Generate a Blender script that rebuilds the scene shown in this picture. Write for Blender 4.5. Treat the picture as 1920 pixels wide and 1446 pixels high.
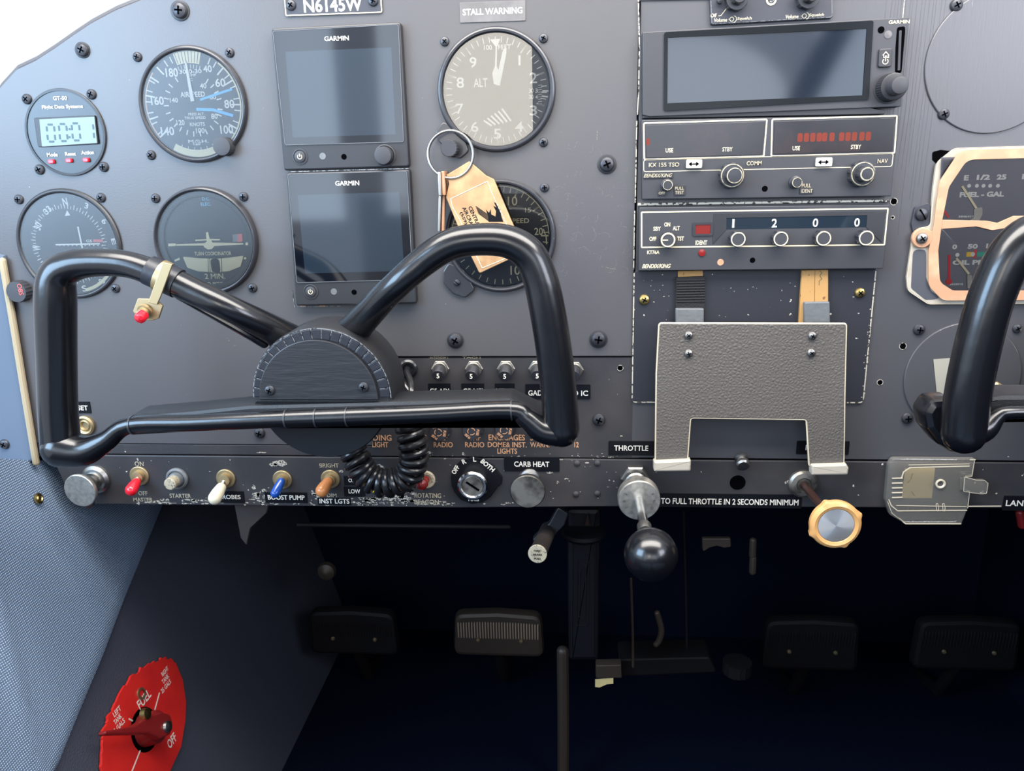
import bpy, math, random
from mathutils import Vector, Matrix
random.seed(7)
for _o in list(bpy.data.objects): bpy.data.objects.remove(_o)
SC = bpy.context.scene
COL = SC.collection
# ---------------------------------------------------------------- camera, world, light, exposure
# panel frame: x right, y up, z out of the instrument panel towards the seats, millimetres
# world frame: metres, panel x -> X, panel z -> -Y, panel y -> Z
CAM_D, FPX = 553.977, 1500.0
CR = ((0.99688955, -0.00115483, 0.07880289), (-0.01967395, 0.96458989, 0.26301953), (-0.07631621, -0.26375178, 0.96156686))
def wv(p): return Vector((p[0] * .001, -p[2] * .001, p[1] * .001))
cam_data = bpy.data.cameras.new('camera')
cam_data.sensor_fit = 'HORIZONTAL'; cam_data.sensor_width = 36; cam_data.lens = 36 * FPX / 1920
cam_data.clip_start = .005; cam_data.clip_end = 50
cam = bpy.data.objects.new('camera', cam_data); COL.objects.link(cam)
_m = Matrix.Identity(4)
for _c in range(3):
    _v = (CR[0][_c], -CR[2][_c], CR[1][_c])
    for _r in range(3): _m[_r][_c] = _v[_r]
_m.translation = wv((0, 0, CAM_D)); cam.matrix_world = _m
SC.camera = cam
w = bpy.data.worlds.new('sky'); SC.world = w; w.use_nodes = True
_bg = w.node_tree.nodes['Background']
_bg.inputs[0].default_value = (.80, .88, 1.0, 1); _bg.inputs[1].default_value = 1.1
def area(name, loc, target, sx, sy, power, color):
    d = bpy.data.lights.new(name, 'AREA'); d.shape = 'RECTANGLE'; d.size = sx; d.size_y = sy
    d.energy = power; d.color = color
    o = bpy.data.objects.new(name, d); COL.objects.link(o); o.location = wv(loc)
    o.rotation_euler = (wv(target) - wv(loc)).to_track_quat('-Z', 'Y').to_euler()
    return o
# daylight through the pilot's side window and the windscreen
area('side_window_daylight', (-790, 190, 600), (-360, 20, 0), .52, .42, 9.5, (.46, .71, 1.0))
area('right_fill_light', (680, 200, 640), (330, 60, 0), .40, .34, 4, (.84, .88, 1.0))  # lamp added to brighten the right side of the panel
area('windscreen_daylight', (10, 430, 270), (20, 0, 0), 1.0, .3, 13.5, (1.0, .95, .89))
SC.view_settings.view_transform = 'Standard'; SC.view_settings.look = 'None'
SC.view_settings.gamma = 1; SC.view_settings.use_curve_mapping = False
SC.view_settings.exposure = 0.25
SC.cycles.max_bounces = 8; SC.cycles.transparent_max_bounces = 12
SC.cycles.caustics_reflective = False; SC.cycles.caustics_refractive = False
SC.cycles.sample_clamp_indirect = 4
# ---------------------------------------------------------------- reading the place: a ray through the lens meets a known plane
def ray(u, v):
    a, b = (u - 960) / FPX, (723 - v) / FPX
    return Vector([CR[i][0] * a + CR[i][1] * b - CR[i][2] for i in range(3)])
def U(u, v, z=0):
    d = ray(u, v); t = (z - CAM_D) / d.z
    return Vector((d.x * t, d.y * t, z))
def UP(u, v, p, n):
    d = ray(u, v); o = Vector((0, 0, CAM_D)); n = Vector(n)
    return o + d * ((Vector(p) - o).dot(n) / d.dot(n))
def MMX(u, v, z=0): return (U(u + 5, v, z) - U(u - 5, v, z)).length / 10
def MMY(u, v, z=0): return (U(u, v + 5, z) - U(u, v - 5, z)).length / 10
# unseen lamps of even radiance L, added for the glass reflections; corners are where the glass in front mirrors them
def reflection_lamp(u0, v0, u1, v1, L, color, z=1150, zg=3, shape='RECTANGLE'):
    k = (z + CAM_D - 2 * zg) / (CAM_D - zg); a, b = U(u0, v0, zg) * k, U(u1, v1, zg) * k
    c = (a + b) / 2; w_, h_ = abs(a.x - b.x) * .001, abs(a.y - b.y) * .001
    o = area('glass_reflection_lamp', (c.x, c.y, z), (c.x, c.y, 0), w_, h_, L * math.pi * w_ * h_ * (.785 if shape == 'ELLIPSE' else 1), color)
    o.data.shape = shape; return o
reflection_lamp(800, 40, 1000, 300, 5.6, (1.0, .93, .80), zg=2.5)
reflection_lamp(500, 20, 648, 412, 3.3, (.66, .82, 1.0), zg=6)
reflection_lamp(702, 20, 775, 400, 2.9, (.72, .84, 1.0), zg=6)
reflection_lamp(1060, 70, 1468, 330, 2.3, (.78, .88, 1.0), zg=8, shape='ELLIPSE')
reflection_lamp(1200, 10, 1650, 230, .25, (.74, .84, 1.0), z=1230, zg=8)
reflection_lamp(1535, 10, 1660, 230, 2.0, (.66, .82, 1.0), zg=8)
reflection_lamp(1760, 250, 1990, 420, 3.0, (.92, .9, 1.0), zg=4)
# ---------------------------------------------------------------- materials
def lin(c):
    c = c / 255
    return c / 12.92 if c <= .04045 else ((c + .055) / 1.055) ** 2.4
def rgb(r, g, b): return (lin(r), lin(g), lin(b), 1)
MATS = {}
def mat(name, col, rough=.5, metal=0., bump=None, spec=.5, coat=0., wear=None, var=None, emit=None, aniso=None, stretch=None):
    m = bpy.data.materials.new(name); m.use_nodes = True; MATS[name] = m
    nt = m.node_tree; N = nt.nodes; L = nt.links; b = N['Principled BSDF']
    b.inputs['Base Color'].default_value = rgb(*col); b.inputs['Roughness'].default_value = rough
    b.inputs['Metallic'].default_value = metal; b.inputs['Specular IOR Level'].default_value = spec
    b.inputs['Coat Weight'].default_value = coat; b.inputs['Coat Roughness'].default_value = .12
    tc = N.new('ShaderNodeTexCoord'); src = tc.outputs['Object']
    if stretch:
        mp = N.new('ShaderNodeMapping'); mp.inputs['Scale'].default_value = stretch; L.new(src, mp.inputs[0]); src = mp.outputs[0]
    cur = None
    if var:  # (scale, second colour, low, high)
        n = N.new('ShaderNodeTexNoise'); n.inputs['Scale'].default_value = var[0]; n.inputs['Detail'].default_value = 4; L.new(src, n.inputs['Vector'])
        r = N.new('ShaderNodeMapRange'); r.inputs[1].default_value = var[2]; r.inputs[2].default_value = var[3]; L.new(n.outputs[0], r.inputs[0])
        x = N.new('ShaderNodeMix'); x.data_type = 'RGBA'; x.inputs[6].default_value = rgb(*col); x.inputs[7].default_value = rgb(*var[1])
        L.new(r.outputs[0], x.inputs[0]); cur = x.outputs[2]
    if wear:  # chips: (scale, threshold, colour)
        n = N.new('ShaderNodeTexNoise'); n.inputs['Scale'].default_value = wear[0]; n.inputs['Detail'].default_value = 3; L.new(src, n.inputs['Vector'])
        r = N.new('ShaderNodeMapRange'); r.inputs[1].default_value = wear[1]; r.inputs[2].default_value = wear[1] + .015; L.new(n.outputs[0], r.inputs[0])
        x = N.new('ShaderNodeMix'); x.data_type = 'RGBA'; x.inputs[6].default_value = rgb(*col); x.inputs[7].default_value = rgb(*wear[2])
        if cur: L.new(cur, x.inputs[6])
        L.new(r.outputs[0], x.inputs[0]); cur = x.outputs[2]
    if cur: L.new(cur, b.inputs['Base Color'])
    if bump:  # (scale, strength mm, kind)
        if len(bump) > 2 and bump[2] == 'weave':
            wa = N.new('ShaderNodeTexWave'); wa.inputs['Scale'].default_value = bump[0]; wa.bands_direction = 'Z'; wa.inputs['Distortion'].default_value = .4
            wb = N.new('ShaderNodeTexWave'); wb.inputs['Scale'].default_value = bump[0]; wb.bands_direction = 'Y'; wb.inputs['Distortion'].default_value = .4
            L.new(src, wa.inputs[0]); L.new(src, wb.inputs[0])
            mu = N.new('ShaderNodeMath'); mu.operation = 'MULTIPLY'; L.new(wa.outputs['Fac'], mu.inputs[0]); L.new(wb.outputs['Fac'], mu.inputs[1]); h = mu.outputs[0]
            x = N.new('ShaderNodeMix'); x.data_type = 'RGBA'; x.inputs[6].default_value = rgb(*[c * .62 for c in col]); x.inputs[7].default_value = rgb(*[min(255, c * 1.25) for c in col])
            L.new(h, x.inputs[0]); L.new(x.outputs[2], b.inputs['Base Color'])
        elif len(bump) > 2 and bump[2] == 'leather':
            vo = N.new('ShaderNodeTexVoronoi'); vo.inputs['Scale'].default_value = bump[0]; L.new(src, vo.inputs['Vector']); vo.feature = 'DISTANCE_TO_EDGE'; h = vo.outputs[0]
        else:
            n = N.new('ShaderNodeTexNoise'); n.inputs['Scale'].default_value = bump[0]; n.inputs['Detail'].default_value = 3; L.new(src, n.inputs['Vector']); h = n.outputs[0]
        bp = N.new('ShaderNodeBump'); bp.inputs['Strength'].default_value = 1; bp.inputs['Distance'].default_value = bump[1] * .001
        L.new(h, bp.inputs['Height']); L.new(bp.outputs[0], b.inputs['Normal'])
    if emit: b.inputs['Emission Color'].default_value = rgb(*emit[0]); b.inputs['Emission Strength'].default_value = emit[1]
    return m
def glass(name, tint=(1, 1, 1), refl=1.0, rough=0.0, body=0.0, ior=1.5):
    m = bpy.data.materials.new(name); m.use_nodes = True; MATS[name] = m
    nt = m.node_tree; N = nt.nodes; L = nt.links; N.clear()
    out = N.new('ShaderNodeOutputMaterial'); tr = N.new('ShaderNodeBsdfTransparent'); gl = N.new('ShaderNodeBsdfGlossy')
    tr.inputs[0].default_value = (*tint, 1); gl.inputs[0].default_value = (refl, refl, refl, 1); gl.inputs['Roughness'].default_value = rough
    fr = N.new('ShaderNodeFresnel'); fr.inputs[0].default_value = ior; mx = N.new('ShaderNodeMixShader')
    L.new(fr.outputs[0], mx.inputs[0]); L.new(gl.outputs[0], mx.inputs[2])
    if body:
        df = N.new('ShaderNodeBsdfDiffuse'); df.inputs[0].default_value = (.75, .72, .66, 1); m2 = N.new('ShaderNodeMixShader'); m2.inputs[0].default_value = body
        L.new(tr.outputs[0], m2.inputs[1]); L.new(df.outputs[0], m2.inputs[2]); L.new(m2.outputs[0], mx.inputs[1])
    else: L.new(tr.outputs[0], mx.inputs[1])
    L.new(mx.outputs[0], out.inputs[0])
    return m
mat('panel_paint', (74, 73, 75), .36, bump=(900, .05), var=(9, (72, 71, 75), .4, .7), wear=(420, .755, (150, 146, 140)), spec=.6)
mat('radio_panel_paint', (68, 68, 72), .36, bump=(700, .05), wear=(300, .76, (160, 158, 150)), stretch=(1, 1, .12), spec=.6)
mat('lower_paint', (42, 42, 46), .5, bump=(700, .06), wear=(260, .735, (190, 184, 172)), var=(20, (58, 55, 56), .4, .7))
mat('chipped_metal', (176, 170, 158), .5, bump=(900, .1), wear=(900, .53, (52, 50, 50)))
mat('worn_edge', (190, 184, 170), .45, metal=.3, wear=(500, .56, (60, 58, 58)))
mat('cover_paint', (34, 36, 44), .5, bump=(600, .05), wear=(230, .735, (190, 185, 175)))
mat('black_plastic', (38, 39, 43), .42, bump=(2500, .02))
mat('black_plastic_soft', (50, 51, 56), .5, bump=(3000, .03))
mat('deep_black', (12, 13, 17), .5, spec=.15)
mat('hole_black', (3, 3, 5), .9, spec=.02)
mat('gloss_black', (14, 15, 19), .25, coat=.25, bump=(60, .2), wear=(900, .77, (60, 60, 62)))
mat('wrinkle_black', (30, 31, 34), .42, bump=(1800, .22))
mat('hub_face', (34, 35, 39), .42, bump=(260, .25), stretch=(.25, 1, 1.6))
mat('tape_black', (30, 32, 40), .42, bump=(400, .1))
mat('silver_wear', (120, 122, 124), .5, wear=(700, .52, (40, 42, 46)))
mat('dial_black', (22, 24, 30), .55)
mat('dial_grey', (66, 68, 76), .6)
mat('bezel_black', (44, 45, 50), .32, coat=.2, wear=(500, .74, (120, 118, 112)))
mat('white_paint', (214, 210, 200), .55)
mat('cream_paint', (206, 194, 164), .5)
mat('dial_cream', (214, 200, 160), .55)
mat('worn_cream', (166, 156, 134), .55, wear=(900, .6, (90, 86, 78)))
mat('faded_paint', (120, 116, 110), .6, wear=(1500, .52, (64, 62, 60)))
mat('orange_letter', (206, 154, 114), .55)
mat('light_blue_paint', (120, 190, 225), .5)
mat('blue_mark', (70, 170, 235), .45)
mat('red_paint', (215, 45, 50), .4)
mat('flag_red', (205, 90, 85), .5)
mat('red_plastic', (214, 28, 44), .22, coat=.4)
mat('blue_plastic', (22, 74, 160), .22, coat=.4)
mat('orange_plastic', (206, 132, 78), .3, coat=.3)
mat('ivory_plastic', (226, 216, 186), .3, coat=.2)
mat('red_lens', (120, 28, 26), .18, coat=.6)
mat('red_window', (104, 26, 22), .25, emit=((150, 30, 20), .08))
mat('lcd', (112, 130, 130), .45)
mat('lcd_digit', (62, 84, 92), .6)
mat('screen_black', (10, 14, 22), .06, spec=.8)
mat('screen_display', (30, 40, 50), .07, spec=.8)
mat('gps_display', (20, 27, 38), .08, spec=.9)
mat('radio_window', (30, 28, 32), .16, spec=.6, var=(60, (44, 34, 36), .45, .7))
mat('neon_digits', (74, 34, 28), .6, spec=.2, emit=((230, 80, 45), .22))
mat('button_white', (240, 235, 218), .4)
mat('chrome', (205, 205, 205), .16, metal=1)
mat('steel', (170, 168, 164), .34, metal=1)
mat('screw_dark', (64, 65, 70), .38, metal=.6)
mat('brass', (196, 170, 110), .32, metal=1)
mat('brass_dull', (176, 156, 120), .45, metal=.9)
mat('aluminium', (205, 200, 190), .33, metal=.85, var=(300, (170, 166, 158), .4, .7))
mat('spun_aluminium', (206, 208, 210), .34, metal=.75)
mat('pedal_rib_lit', (150, 128, 108), .5)  # lighter rib copy, the light on one pedal put into its colour
mat('column_black', (12, 13, 18), .5, spec=.25)
mat('soft_edge', (96, 99, 104), .4)
mat('surround_black', (10, 12, 16), .2, spec=.25)
mat('dull_silver', (150, 146, 138), .4, metal=.8, var=(90, (90, 87, 82), .42, .62))
mat('leather_tan', (156, 120, 84), .55, bump=(900, .08), var=(70, (190, 152, 110), .4, .7))
mat('stitch', (225, 212, 182), .7)
mat('leather_black', (88, 84, 80), .34, bump=(420, .5, 'leather'))
mat('edge_cream', (196, 184, 160), .5)
mat('clip_cream', (186, 178, 164), .38, metal=.2)
mat('drum_black', (20, 22, 27), .5, spec=.3)
mat('tape_pale', (150, 146, 134), .6)
mat('velcro', (22, 22, 26), .85, bump=(900, .5))
mat('cork', (172, 132, 80), .7, bump=(300, .1), wear=(260, .66, (120, 84, 50)))
mat('tape_grey', (98, 101, 104), .35, bump=(160, .5))
mat('copper_paint', (180, 134, 104), .5, bump=(500, .05), var=(60, (200, 160, 128), .5, .75))
mat('gauge_face', (104, 102, 108), .5)
mat('gauge_frame', (170, 164, 152), .5, var=(60, (150, 140, 125), .4, .7))
mat('yellow_paint', (230, 185, 40), .5)
mat('green_paint', (50, 160, 130), .5)
mat('fabric_blue', (138, 162, 192), .85, bump=(185, .5, 'weave'))
mat('trim_cream', (160, 146, 120), .5)
mat('side_trim', (92, 104, 120), .85, spec=.1)
mat('carpet_black', (12, 18, 34), .95, spec=.03, bump=(900, .8))
mat('side_carpet', (66, 70, 82), .95, spec=.05, bump=(900, .8))
mat('wall_dark', (12, 18, 34), .8, spec=.03)
mat('cabin_cream', (206, 196, 180), .8)
mat('cabin_grey', (70, 74, 84), .8)
mat('selector_red', (206, 40, 36), .42, var=(40, (190, 34, 34), .4, .7))
mat('dark_red', (120, 28, 30), .35)
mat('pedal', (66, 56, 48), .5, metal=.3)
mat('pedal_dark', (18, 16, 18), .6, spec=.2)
mat('gold_plastic', (206, 154, 96), .35, coat=.3)
mat('brown_rod', (58, 38, 34), .35, metal=.4)
mat('paper_yellow', (216, 192, 134), .6)
mat('paper_dark', (110, 92, 60), .6)
mat('rubber_cord', (26, 26, 29), .28, coat=.15)
mat('placard_grey', (92, 90, 90), .4, metal=.2, var=(60, (110, 108, 108), .4, .7))
mat('placard_dark', (48, 50, 58), .4)
mat('label_black', (14, 15, 20), .35, spec=.25)
mat('flap_brown', (48, 42, 40), .6)
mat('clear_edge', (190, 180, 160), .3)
glass('instrument_glass', (.97, .97, .97), 1.0)
glass('hazy_glass', (.97, .97, .97), .8, .4)
glass('clear_plastic', (.95, .94, .92), 1.0, .08, .10)
# radial sheen of the spun mixture knob face
def _spun():
    m = MATS['spun_aluminium']; N = m.node_tree.nodes; L = m.node_tree.links; b = N['Principled BSDF']
    b.inputs['Anisotropic'].default_value = .9
    tg = N.new('ShaderNodeTangent'); tg.direction_type = 'RADIAL'; tg.axis = 'Y'; L.new(tg.outputs[0], b.inputs['Tangent'])
_spun()
# ---------------------------------------------------------------- shapes
def rpoly(pts, r, seg=5):
    """polygon with rounded corners; r a number or one per corner"""
    n = len(pts); out = []
    for i in range(n):
        p = Vector(pts[i][:2]); a = Vector(pts[i - 1][:2]) - p; b = Vector(pts[(i + 1) % n][:2]) - p
        rr = r[i] if isinstance(r, (list, tuple)) else r
        la, lb = a.length, b.length; a.normalize(); b.normalize()
        if rr <= 0: out.append((p.x, p.y)); continue
        ang = a.angle(b); d = min(rr / math.tan(ang / 2), la * .49, lb * .49)
        s, e = p + a * d, p + b * d
        for k in range(seg + 1):
            t = k / seg; q = s * (1 - t) ** 2 + p * 2 * t * (1 - t) + e * t * t
            out.append((q.x, q.y))
    return out
def rrect(cx, cy, w, h, r, seg=5):
    x, y = w / 2, h / 2
    return rpoly([(cx - x, cy - y), (cx + x, cy - y), (cx + x, cy + y), (cx - x, cy + y)], r, seg)
def circ(cx, cy, r, n=48, a0=0):
    return [(cx + r * math.cos(a0 + 2 * math.pi * k / n), cy + r * math.sin(a0 + 2 * math.pi * k / n)) for k in range(n)]
def inset(pts, d):
    n = len(pts); out = []
    for i in range(n):
        p = Vector(pts[i]); a = p - Vector(pts[i - 1]); b = Vector(pts[(i + 1) % n]) - p
        if a.length < 1e-9 or b.length < 1e-9: out.append(pts[i]); continue
        a.normalize(); b.normalize(); t = (a + b)
        if t.length < 1e-6: out.append(pts[i]); continue
        t.normalize(); nn = Vector((-t.y, t.x)); c = max(.35, nn.dot(Vector((-a.y, a.x))))
        q = p + nn * d / c; out.append((q.x, q.y))
    return out
def area2(p): return sum(p[i - 1][0] * p[i][1] - p[i][0] * p[i - 1][1] for i in range(len(p)))
def smooth_path(pts, k=6):
    P = [Vector(p) for p in pts]; out = []
    for i in range(len(P) - 1):
        p0 = P[max(i - 1, 0)]; p1 = P[i]; p2 = P[i + 1]; p3 = P[min(i + 2, len(P) - 1)]
        for j in range(k):
            t = j / k
            out.append(.5 * ((2 * p1) + (p2 - p0) * t + (2 * p0 - 5 * p1 + 4 * p2 - p3) * t * t + (3 * p1 - p0 - 3 * p2 + p3) * t ** 3))
    out.append(P[-1]); return out
_TX = {}
def text_shape(s, bold):
    key = (s, bold)
    if key not in _TX:
        c = bpy.data.curves.new('t', 'FONT'); c.body = s; c.size = 1; c.resolution_u = 3; c.offset = bold; c.space_line = .95; c.align_x = 'CENTER'
        o = bpy.data.objects.new('t', c); me = bpy.data.meshes.new_from_object(o)
        vs = [v.co.copy() for v in me.vertices]; fs = [tuple(p.vertices) for p in me.polygons]
        bpy.data.objects.remove(o); bpy.data.curves.remove(c); bpy.data.meshes.remove(me)
        x0 = min(v.x for v in vs); x1 = max(v.x for v in vs); y0 = min(v.y for v in vs); y1 = max(v.y for v in vs)
        _TX[key] = ([((v.x - (x0 + x1) / 2), (v.y - (y0 + y1) / 2)) for v in vs], fs, x1 - x0, y1 - y0)
    return _TX[key]
class MB:
    def __init__(s): s.v = []; s.f = []; s.m = []; s.T = None; s.mi = 0
    def add(s, vs, fs, m=None):
        b = len(s.v); m = s.mi if m is None else m
        for p in vs:
            p = Vector(p)
            s.v.append(s.T @ p if s.T else p)
        for f in fs: s.f.append(tuple(i + b for i in f)); s.m.append(m)
        return s
    def prism(s, pts, z0, z1, bev=0, m=None, back=True, mtop=None):
        if area2(pts) < 0: pts = pts[::-1]
        n = len(pts); rings = [[(x, y, z0) for x, y in pts]]
        if bev > 0:
            rings.append([(x, y, z1 - bev) for x, y in pts])
            q = inset(pts, bev * .3); rings.append([(x, y, z1 - bev * .3) for x, y in q])
            q = inset(pts, bev); rings.append([(x, y, z1) for x, y in q])
        else: rings.append([(x, y, z1) for x, y in pts])
        vs = [p for r in rings for p in r]; fs = []
        for k in range(len(rings) - 1):
            for i in range(n):
                j = (i + 1) % n; fs.append((k * n + i, k * n + j, (k + 1) * n + j, (k + 1) * n + i))
        s.add(vs, fs, m); L = len(rings) - 1
        s.add(rings[L], [tuple(range(n))], mtop if mtop is not None else m)
        if back: s.add(rings[0], [tuple(range(n - 1, -1, -1))], m)
        return s
    def frame(s, outer, inner, z0, z1, bev=0, m=None, zin=None):
        """ring between two outlines with equal counts"""
        n = len(outer); zin = z0 if zin is None else zin
        R = [[(x, y, z0) for x, y in outer]]
        if bev: R += [[(x, y, z1 - bev) for x, y in outer], [(x, y, z1 - bev * .3) for x, y in inset(outer, bev * .3)], [(x, y, z1) for x, y in inset(outer, bev)], [(x, y, z1) for x, y in inset(inner, -bev)], [(x, y, z1 - bev * .3) for x, y in inset(inner, -bev * .3)], [(x, y, z1 - bev) for x, y in inner]]
        else: R += [[(x, y, z1) for x, y in outer], [(x, y, z1) for x, y in inner]]
        R.append([(x, y, zin) for x, y in inner])
        vs = [p for r in R for p in r]; fs = []
        for k in range(len(R) - 1):
            for i in range(n):
                j = (i + 1) % n; fs.append((k * n + i, k * n + j, (k + 1) * n + j, (k + 1) * n + i))
        return s.add(vs, fs, m)
    def line(s, pts, w, z, m=None, closed=False, h=.12):
        """a painted stripe following pts, width w, thickness h"""
        P = [Vector(p[:2]) for p in pts]; n = len(P); L = []; Rr = []
        for i in range(n):
            a = P[i] - P[i - 1] if (i or closed) else P[1] - P[0]
            b = P[(i + 1) % n] - P[i] if (i < n - 1 or closed) else P[i] - P[i - 1]
            if a.length < 1e-9: a = b.copy()
            if b.length < 1e-9: b = a.copy()
            a.normalize(); b.normalize(); t = a + b
            if t.length < 1e-6: t = a
            t.normalize(); nn = Vector((-t.y, t.x)); c = max(.4, nn.dot(Vector((-a.y, a.x))))
            L.append(P[i] + nn * w / 2 / c); Rr.append(P[i] - nn * w / 2 / c)
        vs = [(p.x, p.y, z + h) for p in L] + [(p.x, p.y, z + h) for p in Rr] + [(p.x, p.y, z) for p in L] + [(p.x, p.y, z) for p in Rr]
        fs = []
        for i in range(n if closed else n - 1):
            j = (i + 1) % n; fs += [(n + i, n + j, j, i), (i, j, 2 * n + j, 2 * n + i), (3 * n + i, 3 * n + j, n + j, n + i)]
        return s.add(vs, fs, m)
    def lathe(s, prof, c=(0, 0, 0), axis=(0, 0, 1), seg=40, m=None, knurl=None, a0=0, sx=1, cap=True):
        ax = Vector(axis).normalized(); q = Vector((0, 0, 1)).rotation_difference(ax).to_matrix(); c = Vector(c)
        vs = []; n = len(prof)
        for (r, z) in prof:
            for k in range(seg):
                a = a0 + 2 * math.pi * k / seg; rr = r
                if knurl and knurl[0] <= z <= knurl[1] and r > knurl[3]: rr = r * (1 - (knurl[2] if (k // knurl[4]) % 2 else 0))
                vs.append(c + q @ Vector((rr * math.cos(a) * sx, rr * math.sin(a), z)))
        fs = []
        for i in range(n - 1):
            for k in range(seg):
                j = (k + 1) % seg; fs.append((i * seg + k, i * seg + j, (i + 1) * seg + j, (i + 1) * seg + k))
        if cap:
            if prof[-1][0] > 1e-6: fs.append(tuple((n - 1) * seg + k for k in range(seg)))
            if prof[0][0] > 1e-6: fs.append(tuple(k for k in range(seg - 1, -1, -1)))
        return s.add(vs, fs, m)
    def tube(s, path, r, seg=16, m=None, caps='round', sc=None):
        P = [Vector(p) for p in path]; n = len(P); R = list(r) if isinstance(r, (list, tuple)) else [r] * n
        if len(R) != n: R = [R[0] + 0 * i for i in range(n)] if len(R) == 1 else [R[min(len(R) - 1, int(i * (len(R) - 1) / (n - 1)))] * (1 - (i * (len(R) - 1) / (n - 1)) % 1) + R[min(len(R) - 1, int(i * (len(R) - 1) / (n - 1)) + 1)] * ((i * (len(R) - 1) / (n - 1)) % 1) for i in range(n)]
        if caps == 'round':
            d0 = (P[0] - P[1]).normalized(); d1 = (P[-1] - P[-2]).normalized(); a, b = [], []
            for k in range(1, 6):
                t = k / 5 * math.pi / 2; a.append((P[0] + d0 * R[0] * math.sin(t), max(R[0] * math.cos(t), R[0] * .02))); b.append((P[-1] + d1 * R[-1] * math.sin(t), max(R[-1] * math.cos(t), R[-1] * .02)))
            P = [x[0] for x in a[::-1]] + P + [x[0] for x in b]; R = [x[1] for x in a[::-1]] + R + [x[1] for x in b]; n = len(P)
        t0 = (P[1] - P[0]).normalized(); up = Vector((0, 0, 1)) if abs(t0.z) < .9 else Vector((1, 0, 0)); nrm = (up - t0 * up.dot(t0)).normalized()
        vs = []; pt = t0
        for i in range(n):
            t = ((P[i + 1] if i < n - 1 else P[i]) - (P[i - 1] if i else P[i])).normalized()
            nrm = (pt.rotation_difference(t) @ nrm); nrm = (nrm - t * nrm.dot(t)).normalized(); bn = t.cross(nrm); pt = t
            for k in range(seg):
                a = 2 * math.pi * k / seg; q = nrm * math.cos(a) * R[i] * (sc or 1) + bn * math.sin(a) * R[i]; vs.append(P[i] + q)
        fs = [(i * seg + k, i * seg + (k + 1) % seg, (i + 1) * seg + (k + 1) % seg, (i + 1) * seg + k) for i in range(n - 1) for k in range(seg)]
        fs += [tuple(range(seg - 1, -1, -1)), tuple((n - 1) * seg + k for k in range(seg))]
        return s.add(vs, fs, m)
    def box(s, c, d, bev=0, m=None, rot=0):
        x, y, z = c; w, h, t = d; pts = rrect(0, 0, w, h, bev, 2) if bev else [(-w / 2, -h / 2), (w / 2, -h / 2), (w / 2, h / 2), (-w / 2, h / 2)]
        if rot: pts = [(px * math.cos(rot) - py * math.sin(rot), px * math.sin(rot) + py * math.cos(rot)) for px, py in pts]
        return s.prism([(px + x, py + y) for px, py in pts], z - t / 2, z + t / 2, min(bev * .6, t * .3), m)
    def text(s, t, x, y, z, h, w=None, rot=0, shear=0, bold=.012, m=None):
        vs, fs, tw, th = text_shape(t, bold); ky = h / th; kx = w / tw if w else ky; c, sn = math.cos(rot), math.sin(rot)
        out = []
        for (a, b) in vs:
            b *= ky; a = a * kx + shear * b; out.append((x + a * c - b * sn, y + a * sn + b * c, z))
        return s.add(out, fs, m)
    def tpx(s, t, u, v, w, h, z=0, rot=0, shear=0, bold=.012, m=None):
        """text centred where the ray (u, v) meets depth z; w, h its extent there"""
        p = U(u, v, z); return s.text(t, p.x, p.y, z, h * MMY(u, v, z), w * MMX(u, v, z) if w else None, rot, shear, bold, m)
    def sphere(s, c, r, seg=24, rings=14, m=None, sc=(1, 1, 1)):
        prof = [(max(r * math.sin(math.pi * k / rings), 1e-4), -r * math.cos(math.pi * k / rings)) for k in range(rings + 1)]
        b = len(s.v); s.lathe(prof, (0, 0, 0), seg=seg, m=m, cap=False)
        for i in range(b, len(s.v)): p = s.v[i]; s.v[i] = Vector((p.x * sc[0] + c[0], p.y * sc[1] + c[1], p.z * sc[2] + c[2]))
        return s
def arc(cx, cy, r, d0, d1, n=24):
    """points on a dial arc; degrees clockwise from the top"""
    return [(cx + r * math.sin(math.radians(d0 + (d1 - d0) * k / n)), cy + r * math.cos(math.radians(d0 + (d1 - d0) * k / n))) for k in range(n + 1)]
def ticks(mb, cx, cy, r0, r1, angs, w, z, m=None):
    for a in angs:
        s, c = math.sin(math.radians(a)), math.cos(math.radians(a))
        mb.line([(cx + r0 * s, cy + r0 * c), (cx + r1 * s, cy + r1 * c)], w, z, m)
# ---------------------------------------------------------------- objects
def mesh_of(name, mb, mats, anchor=(0, 0, 0), sharp=28):
    a = Vector(anchor); me = bpy.data.meshes.new(name)
    me.from_pydata([wv(p - a) for p in mb.v], [], mb.f)
    for k in ([mats] if isinstance(mats, str) else mats): me.materials.append(MATS[k])
    me.polygons.foreach_set('material_index', mb.m); me.polygons.foreach_set('use_smooth', [True] * len(me.polygons))
    me.update(); me.set_sharp_from_angle(angle=math.radians(sharp))
    return me
def tag(o, label=None, cat=None, group=None, kind=None):
    if label: o['label'] = label
    if cat: o['category'] = cat
    if group: o['group'] = group
    if kind: o['kind'] = kind
    return o
def thing(name, label, cat, at, group=None):
    o = bpy.data.objects.new(name, None); COL.objects.link(o); o.location = wv(at); o.empty_display_size = .01
    o['_a'] = list(at); return tag(o, label, cat, group)
def part(name, mb, mats, parent, label=None, sharp=28):
    a = parent['_a']; me = mesh_of(name, mb, mats, a, sharp); o = bpy.data.objects.new(name, me); COL.objects.link(o); o.parent = parent
    o['_a'] = list(a)
    if label: o['label'] = label
    return o
def solo(name, mb, mats, label, cat, at, group=None, kind=None, sharp=28):
    me = mesh_of(name, mb, mats, at, sharp); o = bpy.data.objects.new(name, me); COL.objects.link(o); o.location = wv(at)
    o['_a'] = list(at); return tag(o, label, cat, group, kind)
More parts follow.
